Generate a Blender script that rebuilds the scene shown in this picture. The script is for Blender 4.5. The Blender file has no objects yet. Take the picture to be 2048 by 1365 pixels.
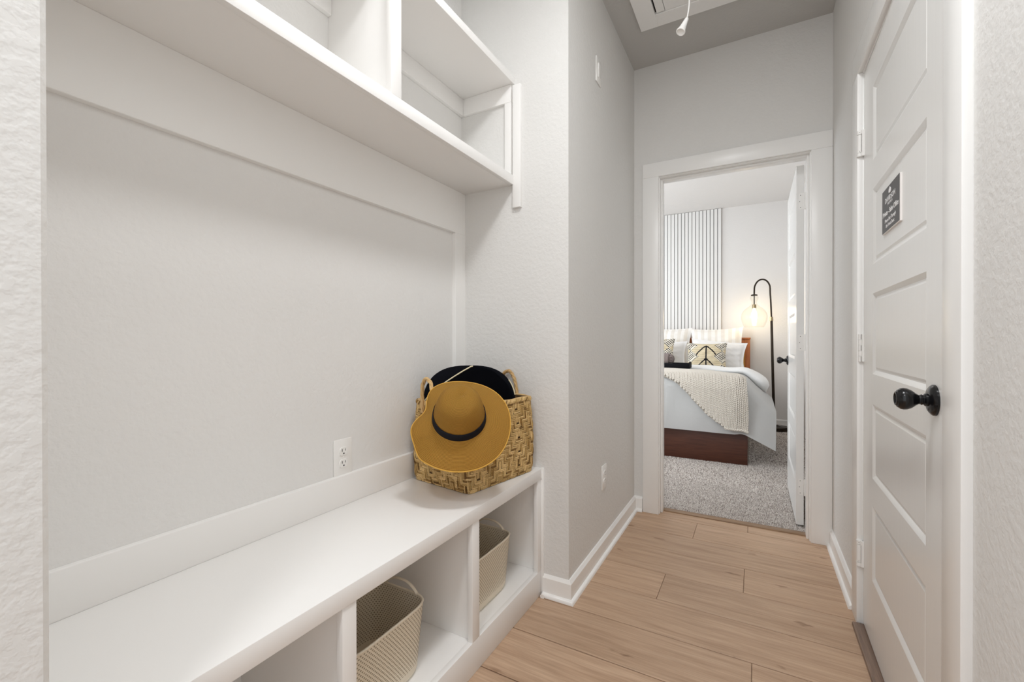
import bpy, bmesh, math, random
from mathutils import Vector, Matrix
import numpy as np
random.seed(7)
rng = np.random.default_rng(7)
PI = math.pi
C = bpy.context.scene.collection
S = bpy.context.scene

# ------------------------------------------------------------------ camera, world, lights, exposure
CAM_H, FPX, YAW, PITCH, ROLL = 1.065, 881.4, 0.5035, -0.0038, -0.0012
cam = bpy.data.cameras.new('camera')
cam.sensor_fit = 'HORIZONTAL'; cam.sensor_width = 36.0
cam.lens = FPX / 2048.0 * 36.0
cam.clip_start = 0.02; cam.clip_end = 60
camo = bpy.data.objects.new('camera', cam); C.objects.link(camo)
fw = Vector((-math.sin(YAW), math.cos(YAW), 0)); rt = Vector((math.cos(YAW), math.sin(YAW), 0)); up = Vector((0, 0, 1))
fw, up = math.cos(PITCH)*fw + math.sin(PITCH)*up, math.cos(PITCH)*up - math.sin(PITCH)*fw
rt, up = math.cos(ROLL)*rt + math.sin(ROLL)*up, math.cos(ROLL)*up - math.sin(ROLL)*rt
M = Matrix((rt, up, -fw)).transposed().to_4x4(); M.translation = Vector((0, 0, CAM_H))
camo.matrix_world = M
S.camera = camo

w = bpy.data.worlds.new('world'); S.world = w; w.use_nodes = True
bg = w.node_tree.nodes['Background']
bg.inputs['Color'].default_value = (0.93, 0.96, 1.0, 1); bg.inputs['Strength'].default_value = 0.78

def area_light(name, loc, direction, size, power, color=(1, 1, 1), shape='DISK', size_y=None):
    l = bpy.data.lights.new(name, 'AREA'); l.shape = shape; l.size = size
    if size_y: l.size_y = size_y
    l.energy = power; l.color = color
    o = bpy.data.objects.new(name, l); C.objects.link(o)
    o.location = loc
    o.rotation_euler = Vector(direction).to_track_quat('-Z', 'Y').to_euler()
    return o
area_light('hall_ceiling_lamp_and_fill', (-0.49, 0.74, 2.72), (0, 0, -1), 0.15, 1.3, (0.975, 0.99, 1.0))  # ceiling lamp, position read off the shelf shadows
area_light('hall_ceiling_lamp_and_fill', (-0.16, 0.80, 2.72), (0, 0, -1), 0.30, 7.4, (0.975, 0.99, 1.0))  # added fill, no known fixture: lifts the niche back and right wall
area_light('hall_ceiling_lamp_and_fill', (-0.25, -0.55, 2.72), (0, 0, -1), 0.25, 7, (0.975, 0.99, 1.0))  # unseen light behind the camera, placed to brighten the right wall
area_light('bedroom_window_and_fill', (-2.95, 4.55, 1.5), (1, 0, 0), 1.7, 13, (0.88, 0.94, 1.0), 'RECTANGLE', 1.5)  # daylight through the opening in the left wall
area_light('bedroom_window_and_fill', (-1.85, 2.96, 1.45), (0.25, 1, 0), 1.3, 27, (0.90, 0.95, 1.0), 'RECTANGLE', 1.4)  # added fill for the bed's foot; this wall has no window
area_light('bedroom_ceiling_lamp', (-1.0, 4.3, 2.7), (0, 0, -1), 0.3, 1.8, (1, 0.96, 0.91))

S.view_settings.view_transform = 'Standard'; S.view_settings.look = 'None'
S.view_settings.gamma = 1.0; S.view_settings.use_curve_mapping = False
S.view_settings.exposure = 1.03
cy = S.cycles
cy.use_denoising = True
cy.max_bounces = 14; cy.diffuse_bounces = 12; cy.glossy_bounces = 4; cy.transmission_bounces = 8; cy.transparent_max_bounces = 16
cy.caustics_reflective = False; cy.caustics_refractive = False
cy.sample_clamp_indirect = 4.0

# ------------------------------------------------------------------ materials
MAT = {}
def srgb(r, g, b):
    f = lambda c: (c/255.0/12.92 if c <= 10 else ((c/255.0+0.055)/1.055)**2.4)
    return (f(r), f(g), f(b), 1.0)
def new_mat(name, color=(0.8, 0.8, 0.8, 1), rough=0.5, metal=0.0, spec=None):
    m = bpy.data.materials.new(name); m.use_nodes = True
    b = m.node_tree.nodes['Principled BSDF']
    b.inputs['Base Color'].default_value = color; b.inputs['Roughness'].default_value = rough; b.inputs['Metallic'].default_value = metal
    if spec is not None: b.inputs['Specular IOR Level'].default_value = spec
    MAT[name] = m
    return m, m.node_tree.nodes, m.node_tree.links, b
def nd(nodes, t, **kw):
    n = nodes.new(t)
    for k, v in kw.items():
        if k in n.inputs.keys(): n.inputs[k].default_value = v
        else: setattr(n, k, v)
    return n
def ramp(nodes, stops):
    r = nodes.new('ShaderNodeValToRGB')
    e = r.color_ramp.elements
    while len(e) < len(stops): e.new(0.5)
    for i, (p, c) in enumerate(stops): e[i].position = p; e[i].color = c
    return r
def bump(nodes, links, b, src, strength, dist):
    n = nodes.new('ShaderNodeBump'); n.inputs['Strength'].default_value = strength; n.inputs['Distance'].default_value = dist
    links.new(src, n.inputs['Height']); links.new(n.outputs['Normal'], b.inputs['Normal']); return n

def plaster(name, color, strength=0.5, scale=1.0, dist=0.003):
    m, n, l, b = new_mat(name, color, 0.75, spec=0.25)
    g = n.new('ShaderNodeNewGeometry')
    a = nd(n, 'ShaderNodeTexNoise', Scale=75.0*scale, Detail=2.5, Roughness=0.55)
    c = nd(n, 'ShaderNodeTexNoise', Scale=28.0*scale, Detail=1.0)
    l.new(g.outputs['Position'], a.inputs['Vector']); l.new(g.outputs['Position'], c.inputs['Vector'])
    r = ramp(n, [(0.38, (0, 0, 0, 1)), (0.62, (1, 1, 1, 1))]); l.new(a.outputs['Fac'], r.inputs['Fac'])
    mx = nd(n, 'ShaderNodeMath', operation='MULTIPLY_ADD'); l.new(c.outputs['Fac'], mx.inputs[0]); mx.inputs[1].default_value = 0.9
    l.new(r.outputs['Color'], mx.inputs[2])
    bump(n, l, b, mx.outputs[0], strength, dist)
    return m
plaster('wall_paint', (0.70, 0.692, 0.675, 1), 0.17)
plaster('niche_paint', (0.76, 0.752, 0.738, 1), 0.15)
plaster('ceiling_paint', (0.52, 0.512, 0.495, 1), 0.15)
plaster('bedroom_paint', (0.74, 0.725, 0.71, 1), 0.12)

m, n, l, b = new_mat('trim_paint', (0.84, 0.835, 0.82, 1), 0.30, spec=0.45)
tx = nd(n, 'ShaderNodeTexNoise', Scale=14.0, Detail=2.0); gg = n.new('ShaderNodeNewGeometry'); l.new(gg.outputs['Position'], tx.inputs['Vector'])
bump(n, l, b, tx.outputs['Fac'], 0.06, 0.003)
m, n, l, b = new_mat('shelf_paint', (0.83, 0.82, 0.805, 1), 0.42, spec=0.4)
m, n, l, b = new_mat('door_paint', (0.77, 0.768, 0.755, 1), 0.26, spec=0.5)
tx = nd(n, 'ShaderNodeTexNoise', Scale=60.0, Detail=3.0); mp = n.new('ShaderNodeMapping'); mp.inputs['Scale'].default_value = (1, 1, 0.06)
gg = n.new('ShaderNodeNewGeometry'); l.new(gg.outputs['Position'], mp.inputs['Vector']); l.new(mp.outputs['Vector'], tx.inputs['Vector'])
bump(n, l, b, tx.outputs['Fac'], 0.10, 0.002)
new_mat('white_metal', (0.80, 0.79, 0.77, 1), 0.35, 0.0, 0.5)
new_mat('white_plastic', (0.84, 0.83, 0.81, 1), 0.30)
new_mat('dark_slot', (0.015, 0.014, 0.013, 1), 0.8)
new_mat('screw_dark', (0.05, 0.045, 0.04, 1), 0.5)
new_mat('black_bronze', (0.004, 0.004, 0.005, 1), 0.22, 0.0, 0.4)
new_mat('lamp_bronze', (0.030, 0.021, 0.014, 1), 0.30, 0.75)
new_mat('brass', (0.32, 0.25, 0.15, 1), 0.35, 0.9)
new_mat('black_felt', (0.0045, 0.005, 0.0075, 1), 0.95, spec=0.1)
new_mat('cream_cord', (0.70, 0.62, 0.42, 1), 0.7)
new_mat('hat_ribbon', (0.005, 0.006, 0.011, 1), 0.7, spec=0.2)
new_mat('sign_grey', (0.062, 0.060, 0.060, 1), 0.5)
new_mat('sign_white', (0.85, 0.84, 0.84, 1), 0.5)
new_mat('sign_edge', (0.80, 0.76, 0.74, 1), 0.25)
new_mat('tray_black', (0.005, 0.005, 0.007, 1), 0.7, spec=0.15)
new_mat('slat_back', (0.012, 0.011, 0.010, 1), 0.9)
new_mat('slat_white', (0.76, 0.755, 0.74, 1), 0.5)

# plank wood, one look per plank (object random)
m, n, l, b = new_mat('plank_wood', rough=0.42, spec=0.35)
tc = n.new('ShaderNodeTexCoord'); oi = n.new('ShaderNodeObjectInfo')
off = nd(n, 'ShaderNodeVectorMath', operation='MULTIPLY_ADD'); cmb = n.new('ShaderNodeCombineXYZ')
for k in range(3): l.new(oi.outputs['Random'], cmb.inputs[k])
off.inputs[1].default_value = (37.0, 91.0, 53.0); l.new(cmb.outputs[0], off.inputs[0]); l.new(tc.outputs['Object'], off.inputs[2])
mp = n.new('ShaderNodeMapping'); mp.inputs['Scale'].default_value = (0.9, 15.0, 1.0); l.new(off.outputs[0], mp.inputs['Vector'])
warp = nd(n, 'ShaderNodeTexNoise', Scale=2.2, Detail=2.0); l.new(off.outputs[0], warp.inputs['Vector'])
addw = nd(n, 'ShaderNodeVectorMath', operation='MULTIPLY_ADD'); addw.inputs[1].default_value = (0.0, 0.9, 0.0)
l.new(warp.outputs['Color'], addw.inputs[0]); l.new(mp.outputs['Vector'], addw.inputs[2])
g1 = nd(n, 'ShaderNodeTexNoise', Scale=2.6, Detail=6.0, Roughness=0.62); l.new(addw.outputs[0], g1.inputs['Vector'])
mp2 = n.new('ShaderNodeMapping'); mp2.inputs['Scale'].default_value = (3.0, 75.0, 1.0); l.new(off.outputs[0], mp2.inputs['Vector'])
g2 = nd(n, 'ShaderNodeTexNoise', Scale=2.5, Detail=3.0); l.new(mp2.outputs['Vector'], g2.inputs['Vector'])
r1 = ramp(n, [(0.25, srgb(168, 138, 113)), (0.5, srgb(190, 160, 134)), (0.78, srgb(206, 177, 151))]); l.new(g1.outputs['Fac'], r1.inputs['Fac'])
r2 = ramp(n, [(0.32, (0.84, 0.83, 0.82, 1)), (0.68, (1.06, 1.06, 1.06, 1))]); l.new(g2.outputs['Fac'], r2.inputs['Fac'])
mul = nd(n, 'ShaderNodeMix', data_type='RGBA', blend_type='MULTIPLY'); mul.inputs[0].default_value = 0.8
l.new(r1.outputs['Color'], mul.inputs[6]); l.new(r2.outputs['Color'], mul.inputs[7])
mp3 = n.new('ShaderNodeMapping'); mp3.inputs['Scale'].default_value = (2.2, 6.5, 1.0); l.new(off.outputs[0], mp3.inputs['Vector'])
vo = nd(n, 'ShaderNodeTexVoronoi', Scale=1.7, Randomness=1.0)
kw = nd(n, 'ShaderNodeVectorMath', operation='MULTIPLY_ADD'); kw.inputs[1].default_value = (0.25, 0.25, 0); kn = nd(n, 'ShaderNodeTexNoise', Scale=9.0, Detail=3.0)
l.new(mp3.outputs['Vector'], kn.inputs['Vector']); l.new(kn.outputs['Color'], kw.inputs[0]); l.new(mp3.outputs['Vector'], kw.inputs[2]); l.new(kw.outputs[0], vo.inputs['Vector'])
r3 = ramp(n, [(0.0, (0.42, 0.36, 0.31, 1)), (0.055, (0.62, 0.56, 0.52, 1)), (0.13, (1, 1, 1, 1))]); l.new(vo.outputs['Distance'], r3.inputs['Fac'])
mul2 = nd(n, 'ShaderNodeMix', data_type='RGBA', blend_type='MULTIPLY'); mul2.inputs[0].default_value = 1.0
l.new(mul.outputs[2], mul2.inputs[6]); l.new(r3.outputs['Color'], mul2.inputs[7])
hs = n.new('ShaderNodeHueSaturation'); mr = nd(n, 'ShaderNodeMapRange'); mr.inputs[3].default_value = 0.92; mr.inputs[4].default_value = 1.07
l.new(oi.outputs['Random'], mr.inputs[0]); l.new(mr.outputs[0], hs.inputs['Value']); l.new(mul2.outputs[2], hs.inputs['Color'])
l.new(hs.outputs['Color'], b.inputs['Base Color'])
bump(n, l, b, g2.outputs['Fac'], 0.10, 0.0008)

def wood(name, c0, c1, scale=(1, 1, 1), rough=0.4):
    m, n, l, b = new_mat(name, rough=rough)
    tc = n.new('ShaderNodeTexCoord'); mp = n.new('ShaderNodeMapping'); mp.inputs['Scale'].default_value = scale
    l.new(tc.outputs['Object'], mp.inputs['Vector'])
    g = nd(n, 'ShaderNodeTexNoise', Scale=6.0, Detail=5.0, Roughness=0.6); l.new(mp.outputs['Vector'], g.inputs['Vector'])
    r = ramp(n, [(0.3, c0), (0.7, c1)]); l.new(g.outputs['Fac'], r.inputs['Fac']); l.new(r.outputs['Color'], b.inputs['Base Color'])
    bump(n, l, b, g.outputs['Fac'], 0.08, 0.001)
wood('footboard_wood', srgb(70, 38, 27), srgb(90, 52, 37), (1, 1, 12))
wood('headboard_wood', srgb(150, 84, 38), srgb(184, 112, 58), (10, 10, 1))
wood('threshold_wood', srgb(124, 98, 74), srgb(158, 128, 98), (1, 20, 1))
wood('threshold_dark', srgb(100, 80, 68), srgb(140, 116, 100), (20, 1, 1))

def fabric(name, color, scale=350.0, strength=0.25, rough=0.9, wrinkle=0.0):
    m, n, l, b = new_mat(name, color, rough, spec=0.15)
    tc = n.new('ShaderNodeTexCoord')
    a = nd(n, 'ShaderNodeTexNoise', Scale=scale, Detail=2.0); l.new(tc.outputs['Object'], a.inputs['Vector'])
    h = a.outputs['Fac']
    if wrinkle:
        c = nd(n, 'ShaderNodeTexNoise', Scale=7.0, Detail=3.0, Distortion=0.8); l.new(tc.outputs['Object'], c.inputs['Vector'])
        mx = nd(n, 'ShaderNodeMath', operation='MULTIPLY_ADD'); l.new(c.outputs['Fac'], mx.inputs[0]); mx.inputs[1].default_value = wrinkle; l.new(h, mx.inputs[2]); h = mx.outputs[0]
    bump(n, l, b, h, strength, 0.002)
    b.inputs['Sheen Weight'].default_value = 0.2
fabric('duvet_cotton', (0.80, 0.805, 0.80, 1), 300, 0.35, wrinkle=6.0)
fabric('pillow_cotton', (0.84, 0.835, 0.83, 1), 300, 0.3, wrinkle=4.0)
fabric('throw_wool', (0.66, 0.615, 0.55, 1), 220, 0.4)
fabric('knot_wool', (0.22, 0.18, 0.17, 1), 220, 0.5)

# colour-attribute cloth (patterned weave colours belong to the cloth)
m, n, l, b = new_mat('patterned_cloth', rough=0.9, spec=0.1)
at = nd(n, 'ShaderNodeVertexColor'); at.layer_name = 'Col'; l.new(at.outputs['Color'], b.inputs['Base Color'])
tc = n.new('ShaderNodeTexCoord'); a = nd(n, 'ShaderNodeTexNoise', Scale=260.0); l.new(tc.outputs['Object'], a.inputs['Vector']); bump(n, l, b, a.outputs['Fac'], 0.3, 0.002)
m, n, l, b = new_mat('carpet_fibre', rough=0.95, spec=0.05)
at = nd(n, 'ShaderNodeVertexColor'); at.layer_name = 'Col'; l.new(at.outputs['Color'], b.inputs['Base Color'])
m, n, l, b = new_mat('carpet_back', rough=0.95, spec=0.05)
g = n.new('ShaderNodeNewGeometry'); a = nd(n, 'ShaderNodeTexNoise', Scale=160.0, Detail=2.0); l.new(g.outputs['Position'], a.inputs['Vector'])
r = ramp(n, [(0.35, srgb(120, 110, 102)), (0.65, srgb(190, 182, 174))]); l.new(a.outputs['Fac'], r.inputs['Fac']); l.new(r.outputs['Color'], b.inputs['Base Color'])

# straw of the bag: colour per strand
m, n, l, b = new_mat('bag_straw', rough=0.6, spec=0.3)
at = nd(n, 'ShaderNodeVertexColor'); at.layer_name = 'Col'; tc = n.new('ShaderNodeTexCoord')
a = nd(n, 'ShaderNodeTexNoise', Scale=190.0, Detail=3.0); l.new(tc.outputs['Object'], a.inputs['Vector'])
r = ramp(n, [(0.3, (0.70, 0.66, 0.6, 1)), (0.7, (1.15, 1.12, 1.08, 1))]); l.new(a.outputs['Fac'], r.inputs['Fac'])
mx = nd(n, 'ShaderNodeMix', data_type='RGBA', blend_type='MULTIPLY'); mx.inputs[0].default_value = 0.8
l.new(at.outputs['Color'], mx.inputs[6]); l.new(r.outputs['Color'], mx.inputs[7]); l.new(mx.outputs[2], b.inputs['Base Color'])
bump(n, l, b, a.outputs['Fac'], 0.4, 0.001)
wood('handle_straw', srgb(170, 134, 84), srgb(212, 178, 126), (1, 1, 1), 0.6)
wood('bag_lining', srgb(70, 50, 26), srgb(104, 78, 42), (8, 8, 8), 0.8)

# hat straw: fine braid rows come from UV (u round, v out from the crown's top)
m, n, l, b = new_mat('hat_straw', rough=0.62, spec=0.25)
uv = n.new('ShaderNodeUVMap'); sp = n.new('ShaderNodeSeparateXYZ'); l.new(uv.outputs['UV'], sp.inputs[0])
s1 = nd(n, 'ShaderNodeMath', operation='MULTIPLY'); s1.inputs[1].default_value = 2*PI*74; l.new(sp.outputs[1], s1.inputs[0])
s2 = nd(n, 'ShaderNodeMath', operation='SINE'); l.new(s1.outputs[0], s2.inputs[0])
u1 = nd(n, 'ShaderNodeMath', operation='MULTIPLY'); u1.inputs[1].default_value = 2*PI*190; l.new(sp.outputs[0], u1.inputs[0])
u1b = nd(n, 'ShaderNodeMath', operation='ADD'); l.new(u1.outputs[0], u1b.inputs[0]); l.new(s1.outputs[0], u1b.inputs[1])
u2 = nd(n, 'ShaderNodeMath', operation='SINE'); l.new(u1b.outputs[0], u2.inputs[0])
hm = nd(n, 'ShaderNodeMath', operation='MULTIPLY_ADD'); l.new(u2.outputs[0], hm.inputs[0]); hm.inputs[1].default_value = 0.35; l.new(s2.outputs[0], hm.inputs[2])
r = ramp(n, [(0.0, srgb(146, 106, 42)), (0.35, srgb(198, 151, 64)), (1.0, srgb(214, 168, 82))])
mrr = nd(n, 'ShaderNodeMapRange'); mrr.inputs[1].default_value = -1.3; mrr.inputs[2].default_value = 1.3; l.new(hm.outputs[0], mrr.inputs[0]); l.new(mrr.outputs[0], r.inputs['Fac'])
l.new(r.outputs['Color'], b.inputs['Base Color']); bump(n, l, b, hm.outputs[0], 0.45, 0.0012)

# storage basket plastic
m, n, l, b = new_mat('basket_plastic', (0.76, 0.69, 0.56, 1), 0.5)
new_mat('basket_hole', (0.30, 0.25, 0.175, 1), 0.8)

# thin seeded glass
m = bpy.data.materials.new('seeded_glass'); m.use_nodes = True; MAT['seeded_glass'] = m
n, l = m.node_tree.nodes, m.node_tree.links
n.remove(n['Principled BSDF']); out = n['Material Output']
tr = n.new('ShaderNodeBsdfTransparent'); tr.inputs[0].default_value = (0.97, 0.965, 0.94, 1)
gl = n.new('ShaderNodeBsdfGlossy'); gl.inputs['Roughness'].default_value = 0.03
lw = n.new('ShaderNodeLayerWeight'); lw.inputs['Blend'].default_value = 0.5
pw = n.new('ShaderNodeMath'); pw.operation = 'POWER'; pw.inputs[1].default_value = 3.0; l.new(lw.outputs['Facing'], pw.inputs[0])
ml = n.new('ShaderNodeMath'); ml.operation = 'MULTIPLY_ADD'; ml.inputs[1].default_value = 0.45; ml.inputs[2].default_value = 0.03; l.new(pw.outputs[0], ml.inputs[0])
mixs = n.new('ShaderNodeMixShader'); l.new(ml.outputs[0], mixs.inputs[0]); l.new(tr.outputs[0], mixs.inputs[1]); l.new(gl.outputs[0], mixs.inputs[2]); l.new(mixs.outputs[0], out.inputs[0])
tcg = n.new('ShaderNodeTexCoord'); ng = nd(n, 'ShaderNodeTexNoise', Scale=70.0); l.new(tcg.outputs['Object'], ng.inputs['Vector'])
bg_ = n.new('ShaderNodeBump'); bg_.inputs['Strength'].default_value = 0.25; bg_.inputs['Distance'].default_value = 0.004; l.new(ng.outputs['Fac'], bg_.inputs['Height'])
l.new(bg_.outputs[0], gl.inputs['Normal'])
m, n, l, b = new_mat('lit_bulb', (1, 0.85, 0.6, 1)); b.inputs['Emission Color'].default_value = (1, 0.80, 0.52, 1); b.inputs['Emission Strength'].default_value = 19.0
# cane webbing
m, n, l, b = new_mat('cane', rough=0.6)
tc = n.new('ShaderNodeTexCoord'); ck = nd(n, 'ShaderNodeTexChecker', Scale=110.0); l.new(tc.outputs['Object'], ck.inputs['Vector'])
ck.inputs['Color1'].default_value = srgb(244, 200, 108); ck.inputs['Color2'].default_value = srgb(196, 146, 64); l.new(ck.outputs['Color'], b.inputs['Base Color'])

# ------------------------------------------------------------------ helpers
def link(name, me, parent=None, loc=None):
    o = bpy.data.objects.new(name, me); C.objects.link(o)
    if parent is not None: o.parent = parent
    if loc is not None: o.location = loc
    return o
def finish(bm, name, mat, parent=None, smooth=None, loc=None):
    me = bpy.data.meshes.new(name)
    bmesh.ops.recalc_face_normals(bm, faces=bm.faces)
    if loc is not None: bmesh.ops.translate(bm, verts=bm.verts, vec=-Vector(loc))
    bm.to_mesh(me); bm.free()
    for mm in (mat if isinstance(mat, (list, tuple)) else [mat]): me.materials.append(MAT[mm])
    if smooth is not None:
        me.shade_smooth(); me.set_sharp_from_angle(angle=math.radians(smooth))
    return link(name, me, parent, loc)
def B(): return bmesh.new()
def box(bm, x0, x1, y0, y1, z0, z1, bev=0.0, seg=1, M=None, mi=0):
    mat = Matrix.Translation(((x0+x1)/2, (y0+y1)/2, (z0+z1)/2)) @ Matrix.Diagonal((abs(x1-x0), abs(y1-y0), abs(z1-z0), 1))
    r = bmesh.ops.create_cube(bm, size=1.0, matrix=mat)
    vs = r['verts']
    if bev:
        es = list({e for v in vs for e in v.link_edges})
        r = bmesh.ops.bevel(bm, geom=es, offset=bev, segments=seg, affect='EDGES', profile=0.5)
        vs = r['verts']
    if M is not None: bmesh.ops.transform(bm, matrix=M, verts=vs)
    if mi:
        for f in {f for v in vs for f in v.link_faces}: f.material_index = mi
    return vs
def frame_of(d, ref=Vector((0, 0, 1))):
    d = d.normalized()
    if abs(d.dot(ref)) > 0.95: ref = Vector((1, 0, 0))
    a = d.cross(ref).normalized(); return a, a.cross(d).normalized()
def tube(bm, pts, r, n=8, closed=False, caps=True, flat=1.0, mi=0):
    pts = [Vector(p) for p in pts]; N = len(pts); rings = []
    a = None
    for i, p in enumerate(pts):
        if closed: d = pts[(i+1) % N] - pts[i-1]
        else: d = pts[min(i+1, N-1)] - pts[max(i-1, 0)]
        d.normalize()
        if a is None: a, b_ = frame_of(d)
        else:
            a = (a - d*a.dot(d)).normalized()
        b_ = a.cross(d)
        rr = r[i] if isinstance(r, (list, tuple)) else r
        rings.append([bm.verts.new(p + a*math.cos(2*PI*k/n)*rr + b_*math.sin(2*PI*k/n)*rr*flat) for k in range(n)])
    for i in range(N if closed else N-1):
        q = rings[(i+1) % N]
        for k in range(n):
            f = bm.faces.new((rings[i][k], rings[i][(k+1) % n], q[(k+1) % n], q[k])); f.material_index = mi
    if caps and not closed:
        bm.faces.new(rings[0][::-1]).material_index = mi; bm.faces.new(rings[-1]).material_index = mi
def lathe(bm, prof, n=32, M=None, cap0=True, cap1=True, mi=0):
    rings = []
    for r, z in prof:
        if r < 1e-6: rings.append([bm.verts.new((0, 0, z))])
        else: rings.append([bm.verts.new((r*math.cos(2*PI*k/n), r*math.sin(2*PI*k/n), z)) for k in range(n)])
    for a, b_ in zip(rings[:-1], rings[1:]):
        for k in range(n):
            k2 = (k+1) % n
            if len(a) == 1 and len(b_) == 1: continue
            if len(a) == 1: f = bm.faces.new((a[0], b_[k2], b_[k]))
            elif len(b_) == 1: f = bm.faces.new((a[k], a[k2], b_[0]))
            else: f = bm.faces.new((a[k], a[k2], b_[k2], b_[k]))
            f.material_index = mi
    if cap0 and len(rings[0]) > 1: bm.faces.new(rings[0][::-1])
    if cap1 and len(rings[-1]) > 1: bm.faces.new(rings[-1])
    vs = [v for r in rings for v in r]
    if M is not None: bmesh.ops.transform(bm, matrix=M, verts=vs)
    return vs
def gridmesh(bm, P, closed_u=False, uv=None, mi=0):
    """P[i][j] points -> quads"""
    V = [[bm.verts.new(p) for p in row] for row in P]
    nu, nv = len(V), len(V[0]); fs = []
    lay = bm.loops.layers.uv.verify() if uv else None
    for i in range(nu if closed_u else nu-1):
        for j in range(nv-1):
            i2 = (i+1) % nu
            f = bm.faces.new((V[i][j], V[i2][j], V[i2][j+1], V[i][j+1])); f.material_index = mi; fs.append(f)
            if uv:
                for lp, (a, c) in zip(f.loops, ((i, j), (i+1, j), (i+1, j+1), (i, j+1))): lp[lay].uv = uv(a, c)
    return V, fs
def sweep(bm, prof, path, side=1.0):
    """profile (out, up) extruded along a polyline in XY with mitred corners; out = side * left normal"""
    path = [Vector((p[0], p[1])) for p in path]; N = len(path)
    nr = []
    for a, b_ in zip(path[:-1], path[1:]):
        d = (b_-a).normalized(); nr.append(Vector((-d.y, d.x))*side)
    rings = []
    for i, p in enumerate(path):
        if i == 0: m_ = nr[0]
        elif i == N-1: m_ = nr[-1]
        else: m_ = (nr[i-1]+nr[i])/(1+nr[i-1].dot(nr[i]))
        rings.append([bm.verts.new((p.x+m_.x*o, p.y+m_.y*o, z)) for o, z in prof])
    k = len(prof)
    for a, b_ in zip(rings[:-1], rings[1:]):
        for j in range(k): bm.faces.new((a[j], a[(j+1) % k], b_[(j+1) % k], b_[j]))
    bm.faces.new(rings[0][::-1]); bm.faces.new(rings[-1])
def tag(o, label, cat, group=None, kind=None):
    o['label'] = label; o['category'] = cat
    if group: o['group'] = group
    if kind: o['kind'] = kind
    return o
def thing(name, label, cat, loc, rotz=0.0, group=None, kind=None):
    o = bpy.data.objects.new(name, None); C.objects.link(o); o.location = loc; o.rotation_euler = (0, 0, rotz)
    o.empty_display_size = 0.05
    return tag(o, label, cat, group, kind)
def rel(o):
    """finish() builds in world coordinates: shift a part so that it sits under its parent's empty"""
    return -Vector(o.location)
def part(bm, name, mat, parent, smooth=None):
    """bm in world coordinates, parent an unrotated empty or a part of one"""
    p = parent; off_ = Vector((0, 0, 0))
    while p is not None: off_ += Vector(p.location); p = p.parent
    bmesh.ops.translate(bm, verts=bm.verts, vec=-off_)
    return finish(bm, name, mat, parent, smooth)
def lerp(a, b_, t): return a+(b_-a)*t
def sstep(a, b_, x):
    t = min(1, max(0, (x-a)/(b_-a))); return t*t*(3-2*t)
def poly(pts, t):
    """point on polyline parameterised 0..1 by index"""
    f = t*(len(pts)-1); i = min(int(f), len(pts)-2); f -= i
    return tuple(lerp(a, c, f) for a, c in zip(pts[i], pts[i+1]))
def smoothpoly(pts, n):
    """Catmull-Rom through the points"""
    P = [Vector(p) for p in pts]; out = []
    for i in range(len(P)-1):
        p0, p1, p2, p3 = P[max(i-1, 0)], P[i], P[i+1], P[min(i+2, len(P)-1)]
        for k in range(n):
            t = k/n
            out.append(0.5*((2*p1)+(p2-p0)*t+(2*p0-5*p1+4*p2-p3)*t*t+(3*p1-p0-3*p2+p3)*t**3))
    out.append(P[-1]); return out

# ------------------------------------------------------------------ dimensions
XH, XR, YN, YF, YB, ZC = -0.660, 0.350, 1.675, 2.780, 6.25, 2.74
XBK = -1.184; XT = -1.165; YL = 0.174
ZBT, XF = 0.527, -0.777
OX0, OX1, OZ = -0.505, 0.252, 2.045           # bedroom door opening
YF2 = 2.90
DY0, DY1 = 1.213, 2.056                        # right-hand door opening
XBR, XBL = 0.47, -3.0                          # bedroom side walls

# ------------------------------------------------------------------ structure: walls
def wall(name, label, boxes, mat='wall_paint', bev=0.0):
    bm = B()
    for bx in boxes: box(bm, *bx, bev=bev)
    return tag(finish(bm, name, mat), label, 'wall', kind='structure')
wall('wall_left', 'grey textured hallway wall beside the niche, with an outlet low down', [(-1.40, XH, YN+0.0005, YF+0.06, 0, ZC)], bev=0.0)
wall('wall_niche_back', 'textured back wall of the bench niche', [(XBK-0.1, XBK, YL-0.1, YN+0.02, 0, ZC)], 'niche_paint')
wall('wall_niche_end', 'white textured end wall of the niche behind the tote', [(XBK-0.1, XH+0.0006, YN-0.004, YN+0.03, 0, ZC)], 'wall_paint')
wall('wall_left_near', 'textured wall end nearest the camera, left of the niche', [(-1.40, XH, -0.02, YL, 0, ZC)], bev=0.006)
wall('wall_right', 'white textured wall around the closed panel door', [
    (XR, XR+0.12, -1.5, DY0-0.02, 0, ZC), (XR, XR+0.12, DY1+0.02, YF+0.06, 0, ZC), (XR, XR+0.12, DY0-0.02, DY1+0.02, 2.065, ZC)])
wall('wall_back', 'grey wall at the end of the hall around the bedroom doorway', [
    (-3.2, OX0-0.02, YF, YF2, 0, ZC), (OX1+0.02, 0.62, YF, YF2, 0, ZC), (OX0-0.02, OX1+0.02, YF, YF2, OZ+0.02, ZC)])
wall('wall_bedroom_back', 'pale bedroom wall behind the bed and floor lamp', [(-3.2, 0.62, YB, YB+0.1, 0, ZC)], 'bedroom_paint')
wall('wall_bedroom_right', 'bedroom side wall behind the open door', [(XBR, XBR+0.12, YF2, YB, 0, ZC)], 'bedroom_paint')
wall('wall_bedroom_left', 'bedroom side wall with the window, out of view', [
    (XBL-0.12, XBL, YF2, 3.7, 0, ZC), (XBL-0.12, XBL, 5.4, YB, 0, ZC), (XBL-0.12, XBL, 3.7, 5.4, 0, 0.75), (XBL-0.12, XBL, 3.7, 5.4, 2.25, ZC)], 'bedroom_paint')
bm = B(); box(bm, -1.4, XR+0.12, -1.3, YF2, ZC, ZC+0.1)
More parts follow.
